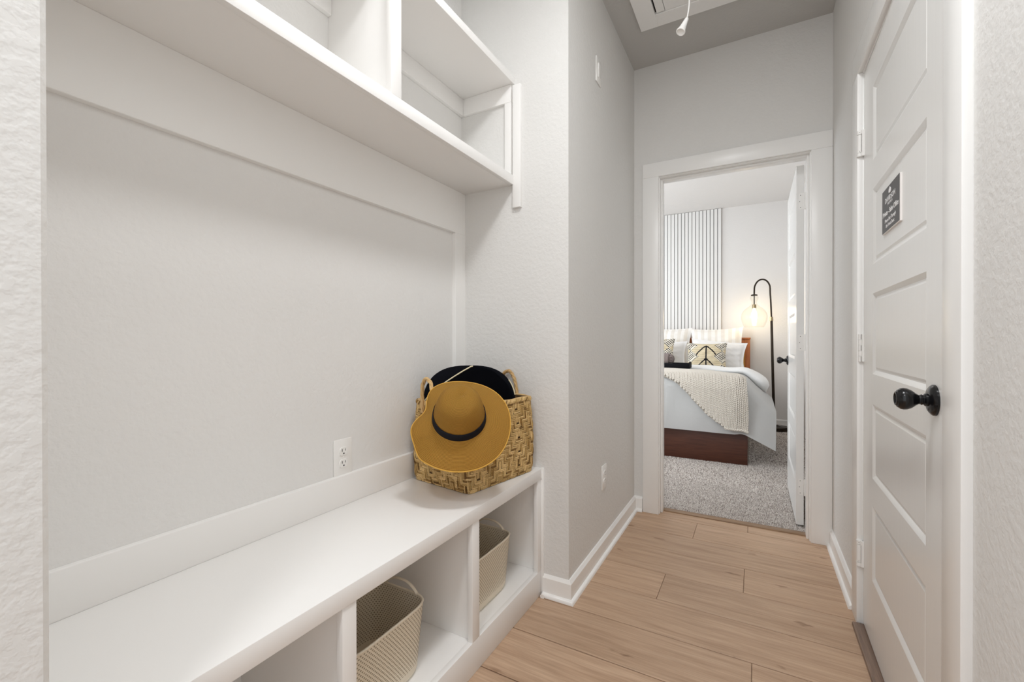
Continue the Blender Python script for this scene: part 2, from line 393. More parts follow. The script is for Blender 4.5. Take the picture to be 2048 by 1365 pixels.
tag(finish(bm, 'ceiling', 'ceiling_paint'), 'grey textured hallway ceiling', 'ceiling', kind='structure')
bm = B(); box(bm, -3.2, 0.62, YF2, YB+0.1, ZC, ZC+0.1)
tag(finish(bm, 'ceiling', 'bedroom_paint'), 'white bedroom ceiling seen through the doorway', 'ceiling', kind='structure')

# floor: subfloor with planks as pieces
bm = B(); box(bm, -1.4, 0.62, -1.5, 2.84, -0.06, -0.012)
floor = tag(finish(bm, 'floor', 'threshold_dark'), 'light oak plank hallway floor laid across the hall', 'floor', kind='structure')
def plank(x0, x1, y0, y1):
    bm = B(); g_ = 0.0011
    box(bm, x0+0.0006, x1-0.0006, y0+0.0019, y1-0.0019, -0.012, 0.0, bev=0.0014)
    o = finish(bm, 'plank', 'plank_wood', None, loc=(x0, y0, 0)); o.parent = floor
joints = {2.742: [-0.033], 2.5225: [-0.29], 2.303: [0.95], 2.0835: [-0.041], 1.864: [-0.353], 1.6445: [0.75], 1.425: [-0.008], 1.2055: [-1.0], 0.986: [0.1]}
yk = 2.742 - 0.2195*19
rows = []
for k in range(20):
    y0 = 2.742 - 0.2195*k
    rows.append(y0)
for y0 in rows:
    y1 = min(y0+0.2195, 2.842)
    if y0 < -1.5: continue
    js = joints.get(round(y0, 4))
    if js is None: js = [random.uniform(-1.0, 0.2)]
    xs = [-1.3] + [j for j in js if -1.25 < j < XR] + [XR+0.012]
    j = js[0]
    for k in (-1,):
        if -1.25 < j-1.8: xs.append(j-1.8)
    xs = sorted(xs)
    for a, c in zip(xs[:-1], xs[1:]): plank(a, c, y0, y1)

# bedroom carpet: base + pile
bm = B(); box(bm, -3.1, 0.6, 2.88, YB, -0.06, 0.004)
tag(finish(bm, 'floor', 'carpet_back'), 'carpeted bedroom floor beyond the doorway', 'floor', kind='structure')
def carpet():
    P = []
    for (x0, x1, y0, y1, st) in ((-1.05, 0.46, 2.884, 3.5, 0.0046), (-1.25, 0.46, 3.5, 4.3, 0.0062), (-1.3, 0.46, 4.3, 6.2, 0.0090)):
        nx, ny = int((x1-x0)/st), int((y1-y0)/st)
        gx, gy = np.meshgrid(np.linspace(x0, x1, nx), np.linspace(y0, y1, ny))
        a = np.stack([gx.ravel(), gy.ravel()], 1) + rng.uniform(-st*0.5, st*0.5, (nx*ny, 2))
        P.append(np.concatenate([a, np.full((nx*ny, 1), st)], 1))
    P = np.concatenate(P); 
    P = P[~((P[:, 0] < -0.045) & (P[:, 1] > 4.163))]
    P = P[~((P[:, 1] < 2.905) & ((P[:, 0] < OX0+0.004) | (P[:, 0] > OX1-0.004)))]
    N = len(P); r = P[:, 2]*0.66
    ang = rng.uniform(0, 2*PI, N); tilt = rng.uniform(0, 0.006, N); ta = rng.uniform(0, 2*PI, N); h = rng.uniform(0.009, 0.0145, N)
    V = np.zeros((N, 4, 3))
    for k in range(3):
        V[:, k, 0] = P[:, 0]+r*np.cos(ang+2*PI*k/3); V[:, k, 1] = P[:, 1]+r*np.sin(ang+2*PI*k/3); V[:, k, 2] = 0.003
    V[:, 3, 0] = P[:, 0]+tilt*np.cos(ta); V[:, 3, 1] = P[:, 1]+tilt*np.sin(ta); V[:, 3, 2] = h
    idx = np.arange(N)[:, None]*4
    F = np.concatenate([idx+np.array([[0, 1, 3]]), idx+np.array([[1, 2, 3]]), idx+np.array([[2, 0, 3]])])
    me = bpy.data.meshes.new('carpet_pile')
    me.vertices.add(N*4); me.vertices.foreach_set('co', V.ravel())
    me.loops.add(len(F)*3); me.polygons.add(len(F))
    me.loops.foreach_set('vertex_index', F.ravel().astype(np.int32))
    me.polygons.foreach_set('loop_start', np.arange(0, len(F)*3, 3).astype(np.int32))
    me.update(calc_edges=True)
    base = np.array([srgb(*c)[:3] for c in ((220, 212, 206), (192, 182, 175), (162, 152, 145), (126, 116, 110), (232, 227, 221))])
    col = base[rng.choice(5, N, p=[0.34, 0.28, 0.16, 0.08, 0.14])]
    ca = me.color_attributes.new('Col', 'FLOAT_COLOR', 'POINT')
    cc = np.ones((N, 4, 4)); cc[:, :, :3] = col[:, None, :]
    ca.data.foreach_set('color', cc.ravel())
    me.materials.append(MAT['carpet_fibre'])
    return tag(link('carpet_pile', me), 'speckled grey cut pile carpet on the bedroom floor', 'carpet', kind='stuff')
carpet()

# thresholds
bm = B(); box(bm, OX0, OX1, 2.838, 2.888, -0.011, 0.007, bev=0.004, seg=2)
tag(finish(bm, 'trim_1', 'threshold_wood', None, 40), 'narrow wooden transition strip between plank floor and carpet', 'threshold', kind='structure')
bm = B(); box(bm, 0.318, 0.372, DY0-0.03, DY1-0.004, -0.011, 0.012, bev=0.005, seg=2); box(bm, 0.372, 0.50, DY0-0.02, DY1+0.02, -0.02, 0.004, mi=1)  # second box: dark backing put in to blacken the gap under the door
tag(finish(bm, 'trim_2', ['threshold_dark', 'dark_slot'], None, 40), 'dark wooden threshold strip under the closed door, plus black backing for the gap', 'threshold', kind='structure')

# baseboards + shoe moulding
BP = [(0, 0), (0.0145, 0), (0.0145, 0.076), (0.006, 0.0885), (0, 0.0885)]
SP = [(0.0143, 0.0)] + [(0.0143+0.013*math.cos(a), 0.0165*math.sin(a)) for a in [k*PI/10 for k in range(6)]]
def baseboard(name, label, path, side):
    bm = B(); sweep(bm, BP, path, side); o = tag(finish(bm, name, 'trim_paint', None, 30), label, 'baseboard', kind='structure')
    bm = B(); sweep(bm, SP, path, side); finish(bm, 'shoe_molding', 'trim_paint', o, 50)
baseboard('baseboard_left', 'white baseboard wrapping the left hallway wall corner', [(XF+0.006, YN), (XH, YN), (XH, YF), (OX0-0.102, YF)], -1)
baseboard('baseboard_right', 'white baseboard between closed door and hall end', [(XR, YF), (XR, DY1+0.10)], -1)
baseboard('baseboard_right_near', 'white baseboard right of the closed door near the camera', [(XR, DY0-0.105), (XR, -0.9)], -1)
baseboard('baseboard_bedroom', 'white baseboard along the bedroom wall behind the floor lamp', [(XBR, YB-0.0), (-3.0, YB)], 1)

# casings
CW, CT = 0.0945, 0.017
t = thing('trim_3', 'white flat casing around the bedroom doorway', 'door casing', (0, YF, 0), kind='structure')
for nm, bx in (('casing_leg', (OX0-0.005-CW, OX0-0.005, YF-CT, YF+0.001, 0, OZ+0.005)),
               ('casing_leg', (OX1+0.005, XR-0.001, YF-CT, YF+0.001, 0, OZ+0.005)),
               ('casing_head', (OX0-0.005-CW, XR-0.001, YF-CT, YF+0.001, OZ+0.005, OZ+0.005+0.086)),
               ('jamb', (OX0-0.019, OX0, YF-0.001, YF2+0.001, 0, OZ)), ('jamb', (OX1, OX1+0.019, YF-0.001, YF2+0.001, 0, OZ)),
               ('head_jamb', (OX0-0.019, OX1+0.019, YF-0.001, YF2+0.001, OZ, OZ+0.019)),
               ('stop', (OX0, OX0+0.011, YF+0.028, YF2-0.038, 0, OZ)), ('stop', (OX1-0.011, OX1, YF+0.028, YF2-0.038, 0, OZ)),
               ('stop', (OX0+0.011, OX1-0.011, YF+0.028, YF2-0.038, OZ-0.011, OZ)),
               ('casing_leg', (OX0-0.005-CW, OX0-0.005, YF2, YF2+CT, 0, OZ+0.005)),
               ('casing_leg', (OX1+0.005, OX1+0.005+CW, YF2, YF2+CT, 0, OZ+0.005)),
               ('casing_head', (OX0-0.005-CW, OX1+0.005+CW, YF2, YF2+CT, OZ+0.005, OZ+0.09))):
    bm = B(); box(bm, *bx, bev=0.0022, seg=2); part(bm, nm, 'trim_paint', t, 30)
t = thing('trim_4', 'white flat casing around the closed panel door', 'door casing', (XR, DY0, 0), kind='structure')
DZ = 2.046
for nm, bx in (('casing_leg', (XR-CT, XR+0.001, DY0-0.007-CW, DY0-0.007, 0, DZ+0.005)),
               ('casing_leg', (XR-CT, XR+0.001, DY1, DY1+CW, 0, DZ+0.005)),
               ('casing_head', (XR-CT, XR+0.001, DY0-0.007-CW, DY1+CW, DZ+0.005, DZ+0.005+CW)),
               ('jamb', (XR-0.001, XR+0.12, DY0-0.026, DY0-0.004, 0, DZ)), ('jamb', (XR-0.001, XR+0.12, DY1-0.001, DY1+0.019, 0, DZ)),
               ('head_jamb', (XR-0.001, XR+0.12, DY0-0.026, DY1+0.019, DZ, DZ+0.019)),
               ('stop', (XR+0.045, XR+0.12, DY0-0.004, DY0+0.02, 0, DZ)), ('stop', (XR+0.045, XR+0.12, DY1-0.02, DY1-0.001, 0, DZ)), ('stop', (XR+0.045, XR+0.12, DY0+0.02, DY1-0.02, DZ-0.02, DZ))):
    bm = B(); box(bm, *bx, bev=0.0022, seg=2); part(bm, nm, 'trim_paint', t, 30)

# ------------------------------------------------------------------ doors (local: x along width from hinge edge, y = out of visible face, z up)
PANELS = [(0.244, 0.499), (0.592, 0.844), (0.946, 1.219), (1.317, 1.571), (1.668, 1.920)]
def door_leaf(bm, W, H0, H1, T, st0, st1, front=True, back=True):
    """slab with recessed, sloped panels on both faces; face at y=0 (towards +y), body to -T"""
    def face(yf, s):
        xs = [0, st0, W-st1, W]
        zs = [H0] + [z for p in PANELS for z in p] + [H1]
        def V(x, z, y=0.0): return bm.verts.new((x, yf+s*y, z))
        for i in range(3):
            for j in range(len(zs)-1):
                x0, x1, z0, z1 = xs[i], xs[i+1], zs[j], zs[j+1]
                if i == 1 and j % 2 == 1:
                    loops = [(0, 0), (0.004, -0.0015), (0.013, -0.0075), (0.0165, -0.0075), (0.024, -0.0045)]
                    rings = []
                    for o, d in loops:
                        rings.append([V(x0+o, z0+o, d), V(x1-o, z0+o, d), V(x1-o, z1-o, d), V(x0+o, z1-o, d)])
                    for a, c in zip(rings[:-1], rings[1:]):
                        for k in range(4): bm.faces.new((a[k], a[(k+1) % 4], c[(k+1) % 4], c[k]))
                    bm.faces.new(rings[-1])
                else:
                    bm.faces.new((V(x0, z0), V(x1, z0), V(x1, z1), V(x0, z1)))
    face(0.0, 1); face(-T, -1)
    q = [bm.verts.new((x, y, z)) for x in (0, W) for y in (0, -T) for z in (H0, H1)]
    for a in ((0, 1, 3, 2), (4, 6, 7, 5), (0, 2, 6, 4), (1, 5, 7, 3)): bm.faces.new([q[k] for k in a])
    bmesh.ops.remove_doubles(bm, verts=bm.verts, dist=0.0001)
def knob_parts(parent, x, z, yface, sgn):
    """rosette and knob, axis along local +y * sgn"""
    Mx = Matrix.Translation((x, yface, z)) @ Matrix.Rotation(-sgn*PI/2, 4, 'X')
    bm = B(); lathe(bm, [(0.0, 0), (0.0335, 0), (0.0335, 0.004), (0.031, 0.007), (0.026, 0.0105), (0.016, 0.013), (0.0, 0.013)], 40, Mx); ro = finish(bm, 'rosette', 'black_bronze', parent, 35)
    bm = B(); lathe(bm, [(r_*0.92, 0.010+(z_-0.010)*0.85) for r_, z_ in [(0.0, 0.010), (0.0150, 0.010), (0.0150, 0.018), (0.0115, 0.0205), (0.0115, 0.0225), (0.0128, 0.0245), (0.0110, 0.027), (0.0110, 0.030), (0.0150, 0.036), (0.0215, 0.044), (0.0255, 0.053), (0.0262, 0.060), (0.0250, 0.066), (0.0235, 0.068), (0.0225, 0.0695), (0.0208, 0.0725), (0.0175, 0.0745), (0.0165, 0.0765), (0.0135, 0.0772), (0.0118, 0.0745), (0.0, 0.0735)]], 40, Mx); finish(bm, 'knob', 'black_bronze', parent, 28)

# closed door on the right: hinge edge far (Y 2.05), strike edge near
P0, P1 = Vector((0.352, 2.0505, 0)), Vector((0.3405, 1.2165, 0)); W1 = (P1-P0).length
d1 = thing('door_1', 'closed white five panel door with black knob and grey sign, right of the hall', 'door', P0, kind='structure')
d1.rotation_euler = (0, 0, math.atan2((P1-P0).y, (P1-P0).x))     # local x = towards strike, local y = +90deg -> must face the hall
# local +y = rotate +90 from (approx) -Y  => +X ; the hall is -X so the visible face is the y- side
bm = B(); door_leaf(bm, W1, 0.018, 2.040, 0.035, 0.152, 0.118); bmesh.ops.translate(bm, verts=bm.verts, vec=(0, 0.035, 0))
finish(bm, 'door_slab', 'door_paint', d1, 20)
knob_parts(d1, W1-0.058, 0.932, 0.0, -1)
bm = B(); box(bm, W1-0.004, W1+0.001, -0.0008, 0.03, 1.003, 1.0055); finish(bm, 'latch_plate', 'white_metal', d1)
def spring_hinge(z):
    h = thing('hinge', 'x', 'x', (0, 0, 0)); del h['label']; del h['category']
    h.name = 'hinge'; h.parent = d1
    bm = B(); lathe(bm, [(0, -0.047), (0.0088, -0.047), (0.0088, -0.034), (0.0, -0.034)], 20, Matrix.Translation((-0.003, -0.012, z))); finish(bm, 'knuckle', 'white_metal', h, 35)
    bm = B(); lathe(bm, [(0, -0.0325), (0.0080, -0.0325), (0.0080, 0.0325), (0.0, 0.0325)], 20, Matrix.Translation((-0.003, -0.012, z))); finish(bm, 'barrel', 'white_metal', h, 35)
    bm = B(); lathe(bm, [(0, 0.034), (0.0088, 0.034), (0.0088, 0.0475), (0.004, 0.0485), (0.0, 0.0485)], 20, Matrix.Translation((-0.003, -0.012, z))); finish(bm, 'knuckle', 'white_metal', h, 35)
    bm = B(); box(bm, 0.0025, 0.011, -0.0085, 0.002, z-0.048, z+0.048, bev=0.001); finish(bm, 'leaf', 'white_metal', h)
    bm = B()
    for dz, xx in ((-0.028, 0.0050), (0.041, 0.0058)): lathe(bm, [(0, 0), (0.0017, 0), (0, 0.0006)], 10, Matrix.Translation((xx-0.0004, -0.013, z+dz)) @ Matrix.Rotation(PI/2, 4, 'Y'))
    box(bm, 0.0108, 0.0113, -0.0086, -0.0079, z-0.033, z+0.034)  # dark strip, its colour standing in for shade in the barrel slit
    finish(bm, 'screw', 'dark_slot', h)
def butt_hinge(z):
    h = bpy.data.objects.new('hinge', None); C.objects.link(h); h.parent = d1
    for k in range(5):
        z0 = z-0.051+k*0.0204
        bm = B(); lathe(bm, [(0, z0+0.0004), (0.0068, z0+0.0004), (0.0068, z0+0.0200), (0, z0+0.0200)], 18, Matrix.Translation((-0.003, -0.0095, 0))); finish(bm, 'knuckle', 'white_metal', h, 35)
    bm = B(); box(bm, 0.001, 0.0085, -0.006, 0.002, z-0.051, z+0.051, bev=0.0008); finish(bm, 'leaf', 'white_metal', h)
    bm = B()
    for k in (0, 2, 4): box(bm, 0.0027, 0.0040, -0.0086, -0.0074, z-0.051+k*0.0204+0.001, z-0.051+k*0.0204+0.0195)
    finish(bm, 'hinge_gap', 'dark_slot', h)
spring_hinge(1.786); butt_hinge(1.0315); spring_hinge(0.270)

# open bedroom door: hinge at right jamb, leaf into the bedroom, visible face towards -X
d2 = thing('door_2', 'open white five panel bedroom door swung against the right side', 'door', (0.2045, 2.942, 0), math.radians(90), kind='structure')
# local x -> +Y, local y -> -X : visible face y=0, body behind
bm = B(); door_leaf(bm, 0.752, 0.022, 2.036, 0.036, 0.118, 0.118); finish(bm, 'door_slab', 'door_paint', d2, 20)
knob_parts(d2, 0.752-0.062, 0.916, 0.0, 1)
for z in (1.835, 1.045, 0.235):
    h = bpy.data.objects.new('hinge', None); C.objects.link(h); h.parent = d2
    bm = B()
    # leaf let into the hinge edge (edge plane x=0, facing -x), rounded inner corners
    pts = [(-0.036+0.000, -0.045)] + [(-0.0105-0.006+0.006*math.sin(a), -0.045+0.006-0.006*math.cos(a)) for a in [k*PI/12 for k in range(7)]] + [(-0.0105-0.006+0.006*math.cos(a), 0.045-0.006+0.006*math.sin(a)) for a in [k*PI/12 for k in range(7)]] + [(-0.036, 0.045)]
    v0 = [bm.verts.new((-0.0012, y, z+q)) for y, q in pts]; v1 = [bm.verts.new((0.001, y, z+q)) for y, q in pts]
    bm.faces.new(v0); bm.faces.new(v1[::-1])
    for i in range(len(pts)): bm.faces.new((v0[i], v0[(i+1) % len(pts)], v1[(i+1) % len(pts)], v1[i]))
    finish(bm, 'leaf', 'white_metal', h)
    bm = B(); lathe(bm, [(0, z-0.046), (0.0062, z-0.046), (0.0062, z+0.046), (0, z+0.046)], 16, Matrix.Translation((-0.004, -0.043, 0))); finish(bm, 'barrel', 'white_metal', h, 35)
    bm = B()
    for yy, zz in ((-0.019, -0.034), (-0.0155, 0.0), (-0.019, 0.034)): lathe(bm, [(0, 0), (0.0024, 0), (0, 0.0008)], 10, Matrix.Translation((-0.0011, yy, z+zz)) @ Matrix.Rotation(-PI/2, 4, 'Y'))
    finish(bm, 'screw', 'screw_dark', h)

# ------------------------------------------------------------------ sign on the closed door
sg = thing('office_sign', 'small dark grey acrylic sign with white lettering on the closed door', 'sign', P0)
sg.rotation_euler = d1.rotation_euler
sx0, sx1, sz0, sz1 = 0.2935, 0.4905, 1.389, 1.517   # along door, height
bm = B(); box(bm, sx0, sx1+0.004, -0.0005, 0.0048, sz0-0.0025, sz1+0.0005, bev=0.0005); finish(bm, 'backing', 'sign_edge', sg)
bm = B(); box(bm, sx0, sx1, -0.0012, -0.0004, sz0, sz1); finish(bm, 'face', 'sign_grey', sg)
def letters(s, x, z, size, name='lettering', sx=1.0, bold=0.0):
    cu = bpy.data.curves.new(name, 'FONT'); cu.body = s; cu.size = size; cu.align_x = 'CENTER'; cu.align_y = 'CENTER'; cu.extrude = 0.0002; cu.resolution_u = 3
    cu.offset = bold; cu.space_character = sx
    o = bpy.data.objects.new('tmp', cu); C.objects.link(o)
    dg = bpy.context.evaluated_depsgraph_get(); me = bpy.data.meshes.new_from_object(o.evaluated_get(dg)); bpy.data.objects.remove(o); me.name = name
    me.materials.clear(); me.materials.append(MAT['sign_white'])
    # text x -> door local +x (towards the camera), text y -> z, facing local -y
    me.transform(Matrix.Translation((x, -0.0014, z)) @ Matrix.Rotation(PI/2, 4, 'X'))
    return link(name, me, sg)
cx = (sx0+sx1)/2
letters('DAVIDSON', cx-0.002, 1.4795, 0.0225, sx=1.05)
letters('HOMES', cx-0.002, 1.4655, 0.0115, sx=1.7)
letters('Private - Sales Office', cx+0.001, 1.4425, 0.0215, bold=0.0003)
letters('Please Exit Through', cx, 1.4195, 0.0155)
letters('the Front Door.', cx, 1.4035, 0.0155)
bm = B()   # logo: small interlaced drop-like loop above the name
for a0, dx, s in ((0, -0.0042, 1), (0, 0.0046, -1)):
    tube(bm, [(cx-0.002+dx+0.0055*math.sin(a)*s, -0.0016, 1.4985+0.0065*math.cos(a)*(1.25 if math.cos(a) > 0 else 0.8)) for a in [k*2*PI/18 for k in range(18)]], 0.0010, 6, closed=True)
tube(bm, [(cx-0.002, -0.0016, 1.4965), (cx-0.003, -0.0016, 1.504), (cx-0.002, -0.0016, 1.5105)], 0.0010, 6)
finish(bm, 'logo', 'sign_white', sg)

# ------------------------------------------------------------------ niche: back trim, bench, shelf unit
t = thing('trim_5', 'white flat trim boards on the niche back wall', 'wall trim', (XBK, 1.0, 0), kind='structure')
bm = B(); box(bm, XBK-0.001, XT, YL, YN-0.0005, 1.541, 1.7292, bev=0.0012); part(bm, 'rail_board', 'trim_paint', t)
bm = B(); box(bm, XBK-0.001, XT, YN-0.078, YN-0.0005, ZBT+0.097, 1.541, bev=0.0012); part(bm, 'stile_board', 'trim_paint', t)

be = thing('storage_bench', 'white built-in bench with open cubbies along the niche', 'bench', (-0.97, 0.9, 0))
def bpart(nm, *bx, bev=0.0015, mat='shelf_paint'):
    bm = B(); box(bm, *bx, bev=bev, seg=2); return part(bm, nm, mat, be, 30)
bpart('bench_top', XBK, XF, YL+0.0005, YN-0.0005, ZBT-0.044, ZBT, bev=0.0012)
bpart('backsplash', XBK, XT, YL+0.0005, YN-0.0005, ZBT, ZBT+0.097)
FX0, FX1 = XF-0.022, XF-0.003
OPEN = [(0.215, 0.655), (0.694, 1.156), (1.196, 1.634)]
bpart('bottom_rail', FX0, FX1, YL+0.0005, YN-0.0005, 0.0, 0.103)
for y0, y1 in ((YL+0.0005, 0.215), (0.655, 0.694), (1.156, 1.196), (1.634, YN-0.0005)):
    bpart('stile', FX0, FX1, y0, y1, 0.103, ZBT-0.044)
bpart('cubby_floor', XBK, FX0, YL+0.0005, YN-0.0005, 0.085, 0.102)
for yc in (0.6745, 1.176): bpart('divider', XBK, FX0, yc-0.0095, yc+0.0095, 0.102, ZBT-0.044)
for y0, y1 in ((YL+0.0005, YL+0.018), (YN-0.020, YN-0.0005)): bpart('end_panel', XBK, FX0, y0, y1, 0.102, ZBT-0.044)
bpart('back_panel', XBK, XBK+0.006, YL+0.018, YN-0.02, 0.102, ZBT-0.044)
bpart('end_filler', FX1, FX1+0.012, YN-0.012, YN-0.0005, 0.0, ZBT+0.002)
bm = B(); tube(bm, [(FX1+0.016, YN-0.034, 0.007), (FX1+0.016, YN-0.014, 0.007)], 0.010, 10); part(bm, 'shoe_end', 'shelf_paint', be, 50)

sh = thing('cubby_shelf', 'white open cubby shelf unit mounted high in the niche above the bench', 'shelf', (-1.04, 0.9, 1.726))
XS = -0.905
def spart(nm, *bx, bev=0.0015):
    bm = B(); box(bm, *bx, bev=bev, seg=2); return part(bm, nm, 'shelf_paint', sh, 30)
spart('bottom_shelf', XBK, XS-0.019, YL+0.0005, YN-0.0005, 1.748, 1.767)
spart('face_rail', XS-0.019, XS, YL+0.0005, YN-0.020, 1.727, 1.767, bev=0.001)
spart('under_panel', XBK, XS-0.019, YL+0.0005, YN-0.0005, 1.729, 1.748, bev=0.0005)
spart('top_shelf', XBK, XS, YL+0.0005, YN-0.0005, 2.160, 2.192, bev=0.002)
spart('face_stile', XS-0.019, XS, 0.934, 0.976, 1.767, 2.160)
spart('divider', XBK, XS-0.019, 0.945, 0.964, 1.767, 2.160)
spart('cleat', XBK, XBK+0.018, 0.964, YN-0.0005, 2.085, 2.160)
spart('cleat', XBK+0.018, XS-0.012, YN-0.018, YN-0.0005, 2.085, 2.160)
spart('face_stile', XS-0.019, XS, 0.40, 0.43, 1.767, 2.160)
spart('divider', XBK, XS-0.019, 0.405, 0.424, 1.767, 2.160)
spart('cleat', XBK, XBK+0.018, 0.424, 0.945, 2.085, 2.160)
spart('side_board', XS-0.044, XS-0.012, YN-0.0175, YN-0.0005, 1.767, 2.085)
spart('end_post', XS-0.004, XS+0.034, YN-0.020, YN-0.0003, 1.629, 2.152)

# ------------------------------------------------------------------ outlets and switch
def outlet(label, cat, pos, rotz, group):
    o = thing('outlet', label, cat, pos, rotz, group)
    # local: plate in xz plane, facing -y
    bm = B(); box(bm, -0.0365, 0.0365, -0.0055, 0.0, -0.060, 0.060, bev=0.003, seg=2); finish(bm, 'wall_plate', 'white_plastic', o, 40)
    for dz in (0.0195, -0.0195):
        bm = B()
        prof = []
        for k in range(24):
            a = 2*PI*k/24; prof.append((0.0165*math.cos(a), max(-0.0135, min(0.0135, 0.0172*math.sin(a)))))
        v0 = [bm.verts.new((x, -0.0054, dz+z)) for x, z in prof]; v1 = [bm.verts.new((x*0.97, -0.0080, dz+z*0.97)) for x, z in prof]
        bm.faces.new(v1)
        for i in range(24): bm.faces.new((v0[i], v0[(i+1) % 24], v1[(i+1) % 24], v1[i]))
        rc = finish(bm, 'receptacle', 'white_plastic', o, 40)
        bm = B()
        box(bm, -0.0075, -0.0053, -0.0083, -0.0075, dz+0.000, dz+0.0085); box(bm, 0.0055, 0.0073, -0.0083, -0.0075, dz+0.001, dz+0.0080)
        lathe(bm, [(0, 0), (0.0027, 0), (0.0027, 0.0008), (0, 0.0008)], 12, Matrix.Translation((0, -0.0075, dz-0.0068)) @ Matrix.Rotation(PI/2, 4, 'X'))
        finish(bm, 'slot', 'dark_slot', rc)
    bm = B(); lathe(bm, [(0, 0), (0.003, 0), (0.002, 0.0012), (0, 0.0012)], 12, Matrix.Translation((0, -0.0054, 0)) @ Matrix.Rotation(PI/2, 4, 'X')); finish(bm, 'screw', 'white_plastic', o, 40)
    return o
# facing +X : local -y -> +x  => rotz = +90deg
outlet('white duplex outlet on the niche back wall above the bench', 'outlet', (XBK, 0.995, 0.680), PI/2, 'wall outlets')
outlet('white duplex outlet low on the grey hallway wall', 'outlet', (XH, 2.142, 0.380), PI/2, 'wall outlets')
sw = thing('wall_switch', 'white single switch plate high on the grey hallway wall', 'switch', (XH, 2.054, 2.348), PI/2)
bm = B(); box(bm, -0.037, 0.037, -0.0055, 0.0, -0.060, 0.060, bev=0.003, seg=2); finish(bm, 'wall_plate', 'white_plastic', sw, 40)
bm = B(); box(bm, -0.0165, 0.0165, -0.0095, -0.004, -0.033, 0.033, bev=0.0015, seg=2, M=Matrix.Rotation(0.05, 4, 'X')); finish(bm, 'rocker', 'white_plastic', sw, 40)

# ------------------------------------------------------------------ attic hatch and pull cord
HX0, HX1, HY0, HY1 = -0.537, 0.075, 0.98, 2.424; FWD = 0.092
ht = thing('attic_hatch', 'white attic ladder hatch panel in the hallway ceiling', 'hatch', ((HX0+HX1)/2, 1.7, ZC))
for bx in ((HX0, HX0+FWD-0.002, HY0, HY1), (HX1-FWD+0.002, HX1, HY0, HY1), (HX0+FWD-0.002, HX1-FWD+0.002, HY1-FWD, HY1), (HX0+FWD-0.002, HX1-FWD+0.002, HY0, HY0+FWD)):
    bm = B(); box(bm, bx[0], bx[1], bx[2], bx[3], ZC-0.019, ZC, bev=0.0012); part(bm, 'frame_board', 'trim_paint', ht)
bm = B(); box(bm, HX0+FWD+0.048, HX1-FWD-0.004, HY0+FWD+0.003, HY1-FWD-0.002, ZC-0.0155, ZC-0.002, bev=0.001); part(bm, 'panel', 'trim_paint', ht)
bm = B(); box(bm, HX0+FWD+0.007, HX0+FWD+0.046, HY0+FWD+0.01, HY1-FWD-0.008, ZC-0.0165, ZC-0.002, bev=0.001); part(bm, 'hinge_strip', 'trim_paint', ht)
bm = B(); box(bm, HX0+FWD-0.004, HX1-FWD, HY0+FWD, HY1-FWD+0.002, ZC-0.003, ZC-0.0005); part(bm, 'gap', 'dark_slot', ht)
pc = thing('pull_cord', 'white pull cord with bell shaped end hanging from attic hatch', 'cord', (-0.235, 1.84, 2.30))
cp = [(-0.232, 1.86, ZC-0.013), (-0.230, 1.86, 2.60), (-0.227, 1.86, 2.41), (-0.228, 1.856, 2.365), (-0.234, 1.849, 2.322)]
bm = B(); tube(bm, smoothpoly(cp, 5), 0.0028, 8); part(bm, 'cord', 'white_plastic', pc, 60)
tip = Vector((-0.2545, 1.826, 2.262)); top = Vector(cp[-1]); ax = (tip-top); L = ax.length
Mx = Matrix.Translation(top) @ ax.to_track_quat('Z', 'Y').to_matrix().to_4x4()
bm = B(); lathe(bm, [(0.0, -0.002), (0.0060, -0.001), (0.0078, 0.004), (0.0085, 0.012), (0.0115, L*0.55), (0.0152, L*0.86), (0.0178, L*0.93), (0.0178, L*0.97), (0.0155, L), (0.0135, L*0.98), (0.0120, L*0.9), (0, L*0.85)], 24, Mx); part(bm, 'bell', 'white_plastic', pc, 40)

